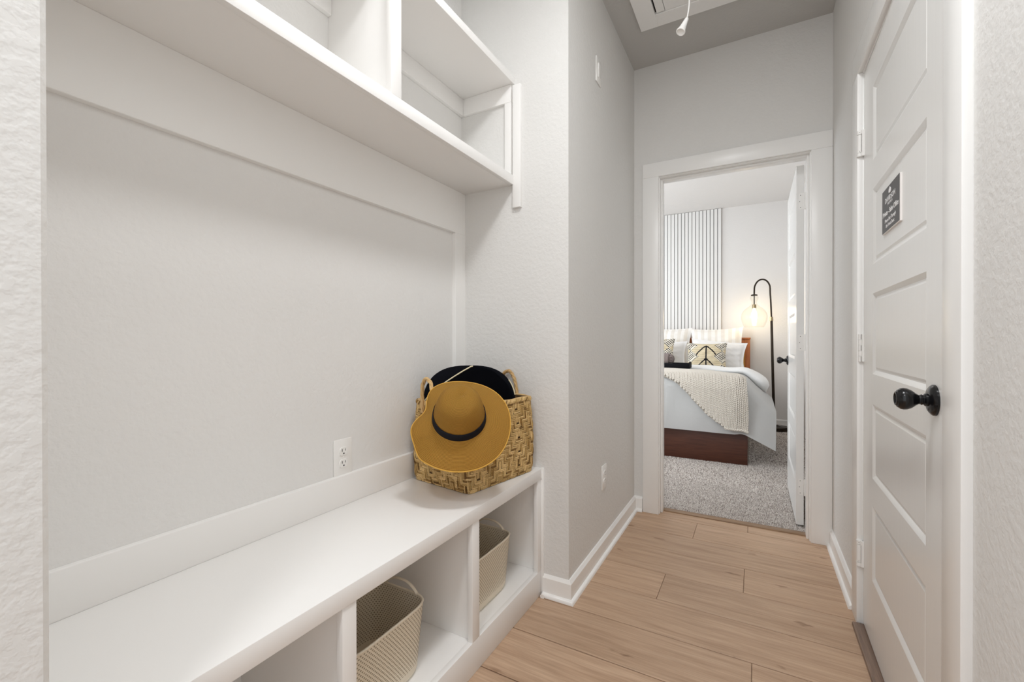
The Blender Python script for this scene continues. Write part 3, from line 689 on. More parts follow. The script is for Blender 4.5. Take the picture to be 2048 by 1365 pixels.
# ------------------------------------------------------------------ cream storage baskets
def storage_basket(pos, label):
    o = thing('storage_basket', label, 'basket', pos, 0.0, 'cream storage baskets in the bench')
    H = 0.200; a0, b0, a1, b1 = 0.102, 0.140, 0.116, 0.156; NP = 96
    def ring(t, inset=0.0):
        a, c = lerp(a0, a1, t)-inset, lerp(b0, b1, t)-inset; R = 0.05
        pts = []
        for k in range(NP):
            q = 2*PI*(k+0.5)/NP
            # superellipse outline
            ce, se = math.cos(q), math.sin(q); e = 2/5.5
            pts.append((a*math.copysign(abs(ce)**e, ce), c*math.copysign(abs(se)**e, se)))
        return pts
    def equal(pts, n=NP):
        P = [Vector(p) for p in pts]; P.append(P[0]); d = [0]
        for i in range(len(P)-1): d.append(d[-1]+(P[i+1]-P[i]).length)
        out = []; j = 0
        for k in range(n):
            s = d[-1]*k/n
            while d[j+1] < s: j += 1
            out.append(P[j].lerp(P[j+1], (s-d[j])/(d[j+1]-d[j]+1e-9)))
        return out
    # outer shell with lower rounding, floor, inner shell
    rows = [(0.0, 0.012, 0.0), (0.02, 0.003, 0.006), (0.06, 0.0, 0.016)] + [(q, 0.0, 0.016+(H-0.016)*q) for q in (0.3, 0.6, 1.0)]
    bm = B(); RG = []
    for tq, ins, z in rows: RG.append([(p.x, p.y, z) for p in equal(ring(tq, ins))])
    for tq, ins, z in ((1.0, 0.0028, H), (0.6, 0.0028, 0.016+(H-0.016)*0.6), (0.06, 0.0028, 0.016), (0.0, 0.012, 0.004)): RG.append([(p.x, p.y, z) for p in equal(ring(tq, ins))])
    V, fs = gridmesh(bm, [list(r) for r in zip(*RG)], closed_u=True)
    bm.faces.new([c[-1] for c in V]); bm.faces.new([c[0] for c in V])
    body = finish(bm, 'basket_body', 'basket_plastic', o, 40)
    # woven-look dimples: small proud knit dashes, outside and inside
    bm = B()
    for side in (1, -1):
        nz, ns = 26, 190
        for j in range(nz):
            tq = 0.10+0.86*j/(nz-1); z = 0.016+(H-0.016)*tq
            base = equal(ring(tq, 0.0 if side > 0 else 0.0028), ns)
            for k in range(ns):
                if (j+k) % 2: continue
                p = base[k]; q = base[(k+1) % ns]; d = (q-p).normalized(); nn = Vector((d.y, -d.x))*side
                hw = 0.0030; hh = 0.0022
                P = [Vector((p.x-d.x*hw, p.y-d.y*hw, z)), Vector((p.x, p.y, z-hh)), Vector((p.x+d.x*hw, p.y+d.y*hw, z)), Vector((p.x, p.y, z+hh))]
                off_ = Vector((nn.x, nn.y, 0))*0.0006
                bm.faces.new([bm.verts.new(v+off_) for v in P])
    hm_ = finish(bm, 'knit_holes', 'basket_hole', o); hm_['kind'] = 'stuff'
    bm = B(); tube(bm, [(p.x, p.y, H) for p in equal(ring(1.0, 0.0014))], 0.0034, 8, closed=True); finish(bm, 'rim', 'basket_plastic', o, 60)
    for s in (1, -1):
        bm = B()
        pts = []
        for k in range(15):
            q = -1+2*k/14; pts.append((0.066*q, s*(b1-0.0014), H-0.002+0.030*(1-abs(q)**2.6)))
        tube(bm, pts, 0.0052, 8, flat=0.55); 
        finish(bm, 'handle', 'basket_plastic', o, 60)
    return o
storage_basket((-0.950, 0.862, 0.1025), 'cream knit-look basket with arched handles in the middle bench cubby')
storage_basket((-0.945, 1.372, 0.1025), 'cream knit-look basket with arched handles in the far bench cubby')

# ------------------------------------------------------------------ woven tote
TZ = ZBT+0.0005; TH = 0.304
ca_, cb_, cc_, cd_ = Vector((-1.150, 1.302)), Vector((-0.861, 1.256)), Vector((-0.794, 1.622)), Vector((-1.083, 1.668))
tote = thing('woven_tote', 'woven seagrass tote bag on the bench in the niche corner', 'bag', (-0.97, 1.46, TZ))
def tote_outline(tz, inset=0.0, n=160):
    """rounded quad outline at height fraction tz, equal arc steps, starting mid of gusset"""
    cen = (ca_+cb_+cc_+cd_)/4
    bulge = 0.010*math.sin(PI*min(1, tz*1.05))
    r = lerp(0.022, 0.045, tz)
    cs = [cen+(q-cen)*(1+0.02*0-inset/0.22) for q in (ca_, cb_, cc_, cd_)]
    # tuck the base slightly in
    tuck = 1-0.018*(1-sstep(0, 0.10, tz))
    cs = [cen+(q-cen)*tuck for q in cs]
    pts = []
    for i in range(4):
        p, a, c = cs[i], (cs[i-1]-cs[i]).normalized(), (cs[(i+1) % 4]-cs[i]).normalized()
        for k in range(9):
            f = k/8
            q0, q1 = p+a*r, p+c*r
            pts.append(q0*(1-f)**2+p*2*f*(1-f)+q1*f*f)
    P = pts+[pts[0]]; d = [0]
    for i in range(len(P)-1): d.append(d[-1]+(P[i+1]-P[i]).length)
    out = []; j = 0
    for k in range(n):
        s = d[-1]*k/n
        while d[j+1] < s: j += 1
        v = P[j].lerp(P[j+1], (s-d[j])/(d[j+1]-d[j]+1e-9))
        out.append(v)
    # bulge the long faces
    res = []
    for v in out:
        dv = v-cen; res.append(cen+dv*(1+bulge/ max(dv.length, 0.1)*0.8))
    return res
def tote_pt(s, tz, out=0.0):
    """s in 0..1 round, tz height fraction"""
    o = TOTE_C[min(int(tz*60), 60)]; n_ = len(o); f = (s % 1.0)*n_; i = int(f) % n_; j = (i+1) % n_; f -= int(f)
    p = o[i].lerp(o[j], f); d = (o[j]-o[i-1]).normalized(); nn = Vector((d.y, -d.x))
    zz = TZ+TH*tz+0.005*math.sin(9*s*2*PI)*0.3*tz
    return Vector((p.x+nn.x*out, p.y+nn.y*out, zz)), Vector((nn.x, nn.y, 0)), Vector((d.x, d.y, 0))
TOTE_C = [tote_outline(k/60) for k in range(61)]
bm = B()
RG = [[Vector((p.x, p.y, TZ+TH*q)) for p in TOTE_C[int(q*60)]] for q in (0, 0.05, 0.15, 0.4, 0.7, 1.0)]
RI = [[Vector((p.x, p.y, TZ+TH*q)) for p in tote_outline(q, 0.008)] for q in (1.0, 0.5, 0.05)]
V, fs = gridmesh(bm, [list(r) for r in zip(*(RG+RI))], closed_u=True)
bm.faces.new([c[0] for c in V]); bm.faces.new([c[-1] for c in V])
part(bm, 'bag_body', 'bag_lining', tote, 60)
def strand(bm, lay, pts, nrm, wdt, thick, col):
    """a bowed flat strand through pts (list), with normals"""
    L_ = len(pts); rows_ = []
    for i, (p, n_) in enumerate(zip(pts, nrm)):
        d = (pts[min(i+1, L_-1)]-pts[max(i-1, 0)]).normalized(); s_ = d.cross(n_).normalized()
        h = thick*math.sin(PI*(i+0.35)/(L_-1+0.7))
        e = 0.78 if i in (0, L_-1) else 1.0
        rows_.append([bm.verts.new(p+s_*wdt*e+n_*(h*0.35)), bm.verts.new(p+n_*(h+thick*0.35)), bm.verts.new(p-s_*wdt*e+n_*(h*0.35))])
    for a, c in zip(rows_[:-1], rows_[1:]):
        for k in range(2):
            f = bm.faces.new((a[k], a[k+1], c[k+1], c[k])); f.smooth = True
            for lp in f.loops: lp[lay] = col
def straw_col(lo=0.0):
    t_ = random.random(); c0, c1 = srgb(172, 140, 84), srgb(232, 202, 146)
    if random.random() < 0.12: c0, c1 = srgb(118, 88, 46), srgb(150, 116, 64)
    return tuple(lerp(a, c, t_) for a, c in zip(c0[:3], c1[:3]))+(1.0,)
bm = B(); lay = bm.loops.layers.float_color.new('Col')
PER = sum((TOTE_C[30][i]-TOTE_C[30][i-1]).length for i in range(160))
cw = 0.0138                      # cell size
NS = int(PER/cw/4)*4; NZ = int(TH/cw)
for i in range(NS):
    for j in range(NZ-1):
        # 2/2 twill plaiting: vertical float covers 3 cells, then horizontal float
        ph = (i+j) % 4
        sgn_ = ((i//8) % 2)
        ph = (i + (j if sgn_ else -j)) % 4
        s0 = (i+0.5)/NS
        if ph == 0:
            z0, z1 = (j-0.5)/NZ, (j+2.5)/NZ
            if z1 > 0.985: z1 = 0.985
            if z0 < 0: z0 = 0.004
            if z1-z0 < 0.02: continue
            for e in (-0.22, 0.22):
                pts, nr_ = [], []
                jit = random.uniform(-0.15, 0.15)
                for k in range(4):
                    p, n_, _ = tote_pt(s0+(e+jit*k/3)/NS, lerp(z0, z1, k/3), 0.0006); pts.append(p); nr_.append(n_)
                strand(bm, lay, pts, nr_, cw*0.26, 0.0034, straw_col())
        elif ph == 2:
            zc = (j+0.5)/NZ
            if zc > 0.975: continue
            for e in (-0.2, 0.24):
                pts, nr_ = [], []
                for k in range(4):
                    p, n_, _ = tote_pt(s0+(lerp(-1.4, 1.4, k/3))/NS, zc+e/NZ, 0.0006); pts.append(p); nr_.append(n_)
                strand(bm, lay, pts, nr_, cw*0.25, 0.0034, straw_col())
wv = part(bm, 'weave', 'bag_straw', tote); wv['kind'] = 'stuff'
# rim: braided edge, two twisted strands
bm = B(); lay = bm.loops.layers.float_color.new('Col')
for k in range(170):
    s0 = k/170; pts, nr_ = [], []
    for q in range(4):
        f = q/3; p, n_, _ = tote_pt(s0+(f*1.9)/170, 0.955+0.055*f, 0.002); pts.append(p+n_*0.001); nr_.append(n_)
    strand(bm, lay, pts, nr_, 0.0028, 0.0042, straw_col())
for f in bm.faces: pass
rm = part(bm, 'rim_braid', 'bag_straw', tote)
bm = B(); tube(bm, [tote_pt(k/120, 1.0, -0.002)[0] for k in range(120)], 0.0048, 8, closed=True); part(bm, 'rim_cord', 'handle_straw', tote, 60)
def rope(bm, pts, r, twist=26):
    path = smoothpoly(pts, 10); N = len(path)
    for ph in range(3):
        pp = []; a = None
        for i, p in enumerate(path):
            d = (path[min(i+1, N-1)]-path[max(i-1, 0)]).normalized()
            if a is None: a, _ = frame_of(d)
            a = (a-d*a.dot(d)).normalized(); b_ = a.cross(d)
            q = twist*i/N+ph*2*PI/3
            pp.append(p+(a*math.cos(q)+b_*math.sin(q))*r*0.5)
        tube(bm, pp, r*0.62, 6)
g0 = (ca_+cb_)/2; g1 = (cc_+cd_)/2
bm = B(); rope(bm, [(-1.092, 1.285, 0.79), (-1.091, 1.283, 0.845), (-1.082, 1.276, 0.895), (-1.058, 1.267, 0.919), (-1.022, 1.250, 0.903), (-0.996, 1.222, 0.866), (-0.975, 1.205, 0.838), (-0.965, 1.225, 0.80), (-0.962, 1.262, 0.775)], 0.0072); part(bm, 'handle', 'handle_straw', tote, 60)
bm = B(); rope(bm, [(-0.978, 1.648, 0.79), (-0.975, 1.650, 0.86), (-0.960, 1.653, 0.908), (-0.928, 1.654, 0.929), (-0.902, 1.650, 0.905), (-0.886, 1.645, 0.860), (-0.878, 1.638, 0.79)], 0.0072); part(bm, 'handle', 'handle_straw', tote, 60)

# ------------------------------------------------------------------ black hat standing in the bag
bh = thing('black_hat', 'black felt hat with cream cord edging, tucked inside the tote behind straw hat', 'hat', (-0.97, 1.43, 0.80))
nrm = Vector((0.62, -0.78, 0.0)).normalized(); sid = Vector((0.78, 0.62, 0)).normalized()
hc = Vector((-0.985, 1.440, 0.790))
def bhp(x, z, y): return hc + sid*x + Vector((0, 0, z)) - nrm*y
def outline(q, a=0.182, hgt=0.170):
    ce, se = math.cos(q), math.sin(q); e = 2/2.7
    return a*math.copysign(abs(ce)**e, ce), hgt*math.copysign(abs(se)**e, se)
bm = B(); P = []
for i in range(64):
    q = 2*PI*i/64; x, z = outline(q); row = []
    for k in range(7):
        f = k/6; xx, zz = x*f, z*f
        yy = 0.030*math.cos(xx/0.18*1.5)*0 + 0.018*(xx/0.18)**2*-1 + 0.03*(zz/0.17)**2
        row.append(bhp(xx, zz, yy))
    P.append(row)
gridmesh(bm, P, closed_u=True)
bmesh.ops.remove_doubles(bm, verts=bm.verts, dist=0.0002)
bmesh.ops.solidify(bm, geom=bm.faces[:], thickness=0.003)
part(bm, 'brim', 'black_felt', bh, 60)
# crown behind the brim, inside the bag
bm = B(); Mx = Matrix.Translation(hc+Vector((0, 0, -0.03))+nrm*-0.004) @ (-nrm).to_track_quat('Z', 'Y').to_matrix().to_4x4()
lathe(bm, [(0.088, 0), (0.084, 0.03), (0.078, 0.06), (0.066, 0.078), (0.04, 0.084), (0, 0.082)], 28, Mx, cap0=False); part(bm, 'crown', 'black_felt', bh, 60)
# front half of the brim folded forward, edged in cream cord
edge = [(-0.178, 0.034, -0.026), (-0.150, 0.066, -0.030), (-0.100, 0.106, -0.030), (-0.050, 0.138, -0.024), (-0.010, 0.160, -0.012), (0.020, 0.1690, -0.004), (0.09, 0.150, -0.006), (0.150, 0.094, -0.020), (0.176, 0.03, -0.030)]
ep = smoothpoly(edge, 6)
bm = B(); P = []
for e in ep: P.append([bhp(e.x, e.y, e.z), bhp(e.x*0.96, e.y*0.55-0.03, e.z-0.010), bhp(e.x*0.9, -0.11, e.z+0.004)])
gridmesh(bm, P); bmesh.ops.solidify(bm, geom=bm.faces[:], thickness=0.002); part(bm, 'brim_fold', 'black_felt', bh, 60)
bm = B(); tube(bm, [bhp(e.x, e.y, e.z) for e in ep[:30]], 0.0026, 8); part(bm, 'cord_edge', 'cream_cord', bh, 60)
bm = B(); tube(bm, [bhp(*outline(q), -0.022*0+0.03*(outline(q)[1]/0.17)**2-0.018*(outline(q)[0]/0.18)**2-0.003) for q in [0.62-0.05*k for k in range(9)]], 0.0022, 8)
part(bm, 'cord_edge', 'cream_cord', bh, 60)

# ------------------------------------------------------------------ straw sun hat hung on the bag's corner
hat = thing('straw_hat', 'golden straw sun hat with black band hung on the front of the tote', 'hat', (-0.90, 1.20, 0.79))
HC = Vector((-0.852, 1.186, 0.806))
elev = math.radians(44)
hd = Vector((0.60, -0.80, 0)).normalized()
axn = (hd*math.cos(elev)+Vector((0, 0, 1))*math.sin(elev)).normalized()
hx = Vector((0.80, 0.60, 0)); hy = axn.cross(hx).normalized()       # hy: up the brim (away from viewer)
rollh = math.radians(7)
hx, hy = hx*math.cos(rollh)+hy*math.sin(rollh), hy*math.cos(rollh)-hx*math.sin(rollh)
def hat_pt(prof_r, prof_h, q):
    """q=0 along hx, q=pi/2 along hy; droop on the lower side, pinch on the left side"""
    r, h = prof_r, prof_h
    ce, se = math.cos(q), math.sin(q)
    f = max(0.0, (r-0.088)/0.082)
    if f > 0:
        low = max(0.0, -se)
        h -= 0.040*(f**1.3)*low + 0.022*f*f*(1-low)*0.6
        h += 0.006*f*math.sin(3*q+0.6)
        lf = math.exp(-((q-PI*0.835)/0.44)**2)          # folded place at the upper left
        h -= 0.010*f*lf; r -= 0.048*f*lf
        r -= 0.010*f*math.exp(-((q-PI*1.10)/0.30)**2)
        lf2 = math.exp(-((q-PI*1.17)/0.22)**2)
        h -= 0.020*f*lf2
    if r < 0.060: h -= 0.011*math.exp(-((r*math.sin(q-0.9))/0.010)**2)*sstep(0.0, 0.012, r*max(0.0, math.cos(q-0.9)+0.35))*(1-r/0.062)   # pinch in the crown
    p = HC+hx*(r*ce)+hy*(r*se*1.0)+axn*h
    return p
prof = [(0.0, 0.117), (0.012, 0.120), (0.024, 0.119), (0.036, 0.1165), (0.048, 0.112), (0.058, 0.104), (0.0665, 0.092), (0.073, 0.072), (0.0775, 0.055), (0.081, 0.038), (0.0835, 0.020), (0.086, 0.006), (0.090, 0.0005)]
prof += [(lerp(0.090, 0.172, k/9), -0.0005-0.004*(k/9)) for k in range(1, 10)]
NQ = 96
acc = [0]
for a, c in zip(prof[:-1], prof[1:]): acc.append(acc[-1]+math.hypot(a[0]-c[0], a[1]-c[1]))
bm = B(); P = [[hat_pt(r, h, 2*PI*i/NQ) for r, h in prof] for i in range(NQ)]
gridmesh(bm, P, closed_u=True, uv=lambda a, c: (a/NQ, acc[c]/acc[-1]))
bmesh.ops.solidify(bm, geom=bm.faces[:], thickness=0.0022)
part(bm, 'hat_body', 'hat_straw', hat, 60)
bm = B(); tube(bm, [hat_pt(0.172, -0.0045, 2*PI*i/NQ) for i in range(NQ)], 0.0019, 8, closed=True); part(bm, 'brim_edge', 'handle_straw', hat, 60)
bpy.data.objects['brim_edge'].data.materials[0] = MAT['hat_straw']
bm = B(); P = [[hat_pt(r+0.0022, h, 2*PI*i/NQ) for r, h in ((0.0868, 0.001), (0.0862, 0.008), (0.0850, 0.018), (0.0832, 0.0295), (0.0815, 0.0305))] for i in range(NQ)]
gridmesh(bm, P, closed_u=True); part(bm, 'hat_band', 'hat_ribbon', hat, 60)
# ------------------------------------------------------------------ bedroom: slat panel
SX1 = -0.378; PITCHS = 0.0437; NSL = 24
sp_ = thing('slat_panel', 'white vertical slat wall panel behind the bed', 'wall panel', (SX1-NSL*PITCHS/2, YB, 0.02))
bm = B(); box(bm, SX1-NSL*PITCHS+0.004, SX1-0.004, YB-0.010, YB-0.0005, 0.02, ZC-0.002); part(bm, 'backing', 'slat_back', sp_)
me0 = None
for k in range(NSL):
    x1 = SX1-k*PITCHS; x0 = x1-PITCHS+0.0068
    if me0 is None:
        bm = B(); box(bm, -(PITCHS-0.0068)/2, (PITCHS-0.0068)/2, -0.011, 0.011, 0, ZC-0.024, bev=0.0012); o = finish(bm, 'slat', 'slat_white', sp_); me0 = o.data
    else: o = link('slat', me0, sp_)
    o.location = Vector(((x0+x1)/2, YB-0.021, 0.02))-Vector(sp_.location)

# ------------------------------------------------------------------ bed
BXR, BXL, BYF, BYH = -0.052, -1.66, 4.17, 6.20
BC = (BXR+BXL)/2
bed = thing('bed', 'walnut bed frame with cane headboard under a white duvet', 'bed', (BC, 5.2, 0))
def bp_(nm, mat, *bx, bev=0.003):
    bm = B(); box(bm, *bx, bev=bev, seg=2); return part(bm, nm, mat, bed, 30)
bp_('footboard', 'footboard_wood', BXL, BXR, BYF, BYF+0.028, 0.004, 0.30)
bp_('side_rail', 'footboard_wood', BXR-0.026, BXR-0.001, BYF+0.028, BYH-0.04, 0.10, 0.30)
bp_('side_rail', 'footboard_wood', BXL+0.001, BXL+0.026, BYF+0.028, BYH-0.04, 0.10, 0.30)
bp_('mattress', 'pillow_cotton', BXL+0.03, BXR-0.03, BYF+0.04, BYH-0.05, 0.25, 0.672, bev=0.05)
hb0, hb1 = BYH-0.040, BYH
for x0, x1 in ((BXR-0.056+0.002, BXR+0.002), (BXL-0.002, BXL+0.054)): bp_('headboard_post', 'headboard_wood', x0, x1, hb0, hb1, 0.004, 1.062)
bp_('headboard_cap', 'headboard_wood', BXL-0.008, BXR+0.008, hb0-0.008, hb1+0.004, 1.062, 1.083)
bp_('headboard_rail', 'headboard_wood', BXL+0.054, BXR-0.054, hb0+0.004, hb1-0.004, 0.985, 1.062)
bp_('headboard_rail', 'headboard_wood', BXL+0.054, BXR-0.054, hb0+0.004, hb1-0.004, 0.40, 0.50)
bp_('cane_panel', 'cane', BXL+0.054, BXR-0.054, hb0+0.016, hb1-0.016, 0.50, 0.985, bev=0)

# duvet surface: a = x across (arc beyond the edges), p = arc beyond the foot (negative = on top)
ZT = 0.712
EX, EXL, EY = -0.135, -1.575, 4.265          # where the top starts to round over
def hashn(x, y):
    return (math.sin(x*7.3+math.sin(y*5.1)*1.3)+math.sin(y*8.7-x*3.1+1.7)+math.sin((x+y)*13.7)*0.5)/2.5
def duvet(a, p, lift=0.0):
    """returns point on the duvet"""
    oa = a-EX if a > EX else (a-EXL if a < EXL else 0.0)
    sx = 1 if oa >= 0 else -1; oa = abs(oa); op = max(0.0, p)
    x0 = min(max(a, EXL), EX); y0 = EY-min(p, 0.0)
    def bend(t, R, amax, tail):
        if t < R*amax: return R*math.sin(t/R), R*(1-math.cos(t/R)), t/R
        return R*math.sin(amax)+(t-R*amax)*math.cos(amax)*tail, R*(1-math.cos(amax))+(t-R*amax)*math.sin(amax), amax
    hx_, dx_, ax_ = bend(oa, 0.10, PI/4, 1.0)
    hy_, dy_, ay_ = bend(op, 0.11, 1.36, 0.8)
    if sx < 0: hx_ *= 0.5
    k = lerp(1.0, 0.70, min(1, oa/HEMX))
    rr = oa+op
    z = ZT-dx_-dy_*k
    z += (1-((x0-(EX+EXL)/2)/((EX-EXL)/2))**2)*0.018*math.exp(-op*6)+0.010*hashn(a, p)*math.exp(-rr*3)
    wob = 0.016*hashn(a*1.6, p*0.7+2)*sstep(0.06, 0.3, rr)
    pt = Vector((x0+sx*hx_, y0-hy_-wob*0.8, z))
    nvec = Vector((sx*math.sin(ax_), -math.sin(ay_), math.cos(ax_)*math.cos(ay_)+0.02)).normalized()
    return pt+nvec*lift
HEMX, HEMP = 0.39, 0.512
dv = thing('duvet', 'white cotton duvet hanging over the foot and right side of the bed', 'duvet', (BC, 4.9, ZT))
bm = B(); P = []
NA, NPp = 110, 110
for i in range(NA+1):
    a = lerp(EXL-0.38, EX+HEMX, i/NA); row = []
    for j in range(NPp+1):
        p = lerp(HEMP, -0.98, (j/NPp)**1.25)
        # round the hanging corner a little, keep it pointed
        oa = max(0, a-EX); aa, pp = a, p
        if oa > 0 and p > 0:
            s_ = 1-0.03*min(1, (oa/HEMX))*min(1, (p/HEMP)); aa = EX+oa*s_; pp = p*s_
        row.append(duvet(aa, pp))
    P.append(row)
gridmesh(bm, P); bmesh.ops.solidify(bm, geom=bm.faces[:], thickness=-0.022)
part(bm, 'cover', 'duvet_cotton', dv, 70)
# turned-down thick fold across the bed, its end drooping over the right side
bm = B(); P = []
FY = 5.06
for i in range(60):
    f = i/59; row = []
    for k in range(26):
        q = 2*PI*k/26
        a = lerp(EXL-0.25, EX+0.30, f)
        base = duvet(a, -(FY+0.0-EY))
        over = max(0, a-EX)
        hh = 0.034+0.026*sstep(0.0, 0.22, over)+0.006*hashn(a*1.5, 3.0); ww = 0.155+0.012*math.sin(a*9)
        end = 1.0
        if f > 0.93: end = math.sqrt(max(0.0, 1-((f-0.93)/0.07)**2))*0.92+0.08
        if f < 0.03: end = 0.3
        nx = sstep(0, 0.2, over)
        off_n = Vector((nx*0.75, 0, 1-nx*0.35)).normalized()
        y_ = math.copysign(abs(math.cos(q))**0.8, math.cos(q))*ww*end; n_ = (math.sin(q)*hh+hh*0.72)*end
        row.append(base+Vector((0, y_+0.04, 0))+off_n*(n_+0.004))
    P.append(row+[row[0]])
gridmesh(bm, P); bmesh.ops.remove_doubles(bm, verts=bm.verts, dist=0.0004)
part(bm, 'turned_down_fold', 'duvet_cotton', dv, 70)

# chunky knit throw: base cloth + V stitches
th = thing('knit_throw', 'cream chunky knit throw draped over the foot of the duvet', 'throw', (-0.4, 4.3, ZT))
Lb = [(-0.215, 0.468), (-0.335, 0.385), (-0.46, 0.26), (-0.60, 0.125), (-0.80, 0.045), (-1.08, -0.03), (-1.40, -0.10)]
Rb = [(-0.060, 0.485), (-0.056, 0.32), (-0.070, 0.10), (-0.105, -0.14), (-0.20, -0.34), (-0.60, -0.45), (-1.40, -0.50)]
Ls, Rs = smoothpoly([(x, y, 0) for x, y in Lb], 8), smoothpoly([(x, y, 0) for x, y in Rb], 8)
def thr(u, v):
    f = v*(len(Ls)-1); i = min(int(f), len(Ls)-2); f -= i
    l_, r_ = Ls[i].lerp(Ls[i+1], f), Rs[i].lerp(Rs[i+1], f); q = l_.lerp(r_, u); return q.x, q.y
bm = B(); P = [[duvet(*thr(i/20, j/60), 0.025) for j in range(61)] for i in range(21)]
gridmesh(bm, P); bmesh.ops.solidify(bm, geom=bm.faces[:], thickness=0.006); part(bm, 'knit_backing', 'throw_wool', th, 70)
bm = B(); CWID, RHT = 0.0235, 0.0182
Rl = [0.0]
for q0, q1 in zip(Rs[:-1], Rs[1:]): Rl.append(Rl[-1]+(q1-q0).length)
def thr_m(c, st):
    """point of the throw: c metres in from its right edge, st metres along that edge; None outside"""
    st = max(0.0, min(Rl[-1]-1e-4, st)); k = 0
    while Rl[k+1] < st: k += 1
    f = (st-Rl[k])/(Rl[k+1]-Rl[k]); r_, l_ = Rs[k].lerp(Rs[k+1], f), Ls[k].lerp(Ls[k+1], f)
    d = l_-r_
    return (r_+d.normalized()*c), d.length
for j in range(int(Rl[-1]/RHT)):
    for i in range(30):
        c0 = (i+0.5)*CWID; s0 = (j+0.5)*RHT
        if c0+CWID*0.4 > thr_m(0, s0)[1] or s0 > 1.7: continue
        for s_ in (-1, 1):
            pts = []
            for (du, dvv, lf) in ((0.44, 0.72, 0.028), (0.31, 0.18, 0.036), (0.15, -0.36, 0.036), (0.03, -0.74, 0.028)):
                q_, _ = thr_m(max(0.0, c0+s_*du*CWID), s0+dvv*RHT); pts.append(duvet(q_.x, q_.y, lf))
            tube(bm, pts, [0.0036, 0.0063, 0.0063, 0.0036], 6, flat=0.95)
kk = part(bm, 'knit_stitches', 'throw_wool', th, 80); kk['kind'] = 'stuff'
bm = B()
hem = [duvet(*thr(k/40, 0.0), 0.034) for k in range(41)]
rope(bm, hem[::4], 0.011, 22); part(bm, 'hem_edge', 'throw_wool', th, 70)

# pillows
def pillow(name, label, cat, loc, w_, h_, t_, tilt, yaw=0.0, mat='pillow_cotton', group=None, colfn=None, flange=0.0, lean=0.0, nn=44, sag=0.0):
    """upright cushion: local x width, z height, y thickness; base point at bottom centre"""
    o = thing(name, label, cat, loc, 0.0, group)
    o.rotation_euler = (tilt, lean, yaw)
    bm = B(); lay = bm.loops.layers.float_color.new('Col') if colfn else None
    for sd in (1, -1):
        P = []; 
        for i in range(nn+1):
            u = -1+2*i/nn; row = []
            for j in range(nn+1):
                v = -1+2*j/nn
                pin = 0.10*(u*u*(1-v*v)*0+ (1-abs(u)**2)*abs(v)**3*0.5)
                x = u*(1-0.09*(1-v*v)*abs(u)**2)*w_/2; z = v*(1-0.09*(1-u*u)*abs(v)**2)*h_/2
                uu, vv = min(1, abs(u)/(1-flange)), min(1, abs(v)/(1-flange))
                th_ = t_/2*(max(0, 1-uu**2.4)**0.62)*(max(0, 1-vv**2.4)**0.62)
                th_ *= 1+0.10*hashn(u*1.7+w_, v*1.9+h_)
                if flange: th_ = max(th_, 0.003)
                zz = z+h_/2-sag*(1-u*u)*max(0, v)**2
                row.append((x, -sd*th_, zz))
            P.append(row)
        V, fs = gridmesh(bm, P)
        if colfn:
            k = 0
            for i in range(nn):
                for j in range(nn):
                    c = colfn(-1+2*(i+0.5)/nn, -1+2*(j+0.5)/nn, i, j)
                    for lp in fs[k].loops: lp[lay] = c
                    k += 1
    bmesh.ops.remove_doubles(bm, verts=bm.verts, dist=0.0003)
    return o, finish(bm, 'cushion_cover', mat, o, 70)
CREAM, BLK = srgb(216, 202, 172), srgb(34, 32, 36)
WHITE_, BEIGE = srgb(238, 236, 232), srgb(228, 223, 215)
def euro_col(u, v, i, j): return BEIGE if (int((u+1)*7.5) % 2) else WHITE_
def kilim(u, v, i, j):
    au = abs(u)
    row_dim = 0.80 if (j//2) % 2 else 1.0
    c = tuple(x*row_dim for x in CREAM[:3])+(1,)
    if au < 0.034 and -1 < v < 0.70: return BLK
    for v0 in (0.72, -0.22):
        if au < 0.50 and abs((v0-au*1.05-au*au*0.6)-v) < 0.062: return BLK
    # stacked diamonds at both sides
    for (c0, w0, h0) in ((0.74, 0.40, 0.40), (-0.06, 0.44, 0.44), (-0.90, 0.40, 0.36)):
        d = abs(au-0.80)/w0+abs(v-c0)/h0
        if d < 1.0:
            if 0.60 < d < 0.70: return srgb(226, 220, 206)
            return srgb(232, 226, 212) if ((i//2+j//2) % 2 == 0) else BLK
    return c
PY = 5.97
pillow('euro_pillow', 'large cream striped pillow against the headboard, right one', 'pillow', (-0.405, PY, 0.692), 0.60, 0.523, 0.20, -0.20, 0.03, 'patterned_cloth', 'striped pillows at the headboard', euro_col, flange=0.06, lean=-0.03)
pillow('euro_pillow', 'large cream striped pillow against the headboard, left one by the door frame', 'pillow', (-1.015, PY, 0.692), 0.60, 0.533, 0.20, -0.20, -0.02, 'patterned_cloth', 'striped pillows at the headboard', euro_col, flange=0.06, lean=0.02)
pillow('bed_pillow', 'white ruffled-edge bed pillow behind the right patterned cushion', 'pillow', (-0.405, 5.70, 0.705), 0.61, 0.355, 0.20, -0.26, 0.04, 'pillow_cotton', 'white bed pillows', flange=0.08, lean=0.10)
pillow('bed_pillow', 'white bed pillow behind the left patterned cushion', 'pillow', (-1.065, 5.70, 0.705), 0.68, 0.345, 0.20, -0.26, -0.03, 'pillow_cotton', 'white bed pillows', flange=0.08)
pillow('patterned_cushion', 'cream cushion with black diamond pattern in front of right pillows', 'cushion', (-0.485, 5.46, 0.692), 0.430, 0.345, 0.16, -0.30, 0.03, 'patterned_cloth', 'black patterned cushions', kilim, nn=60)
pillow('patterned_cushion', 'cream cushion with black diamond pattern partly hidden by the door frame', 'cushion', (-1.065, 5.42, 0.692), 0.465, 0.40, 0.16, -0.30, -0.05, 'patterned_cloth', 'black patterned cushions', kilim, nn=60)

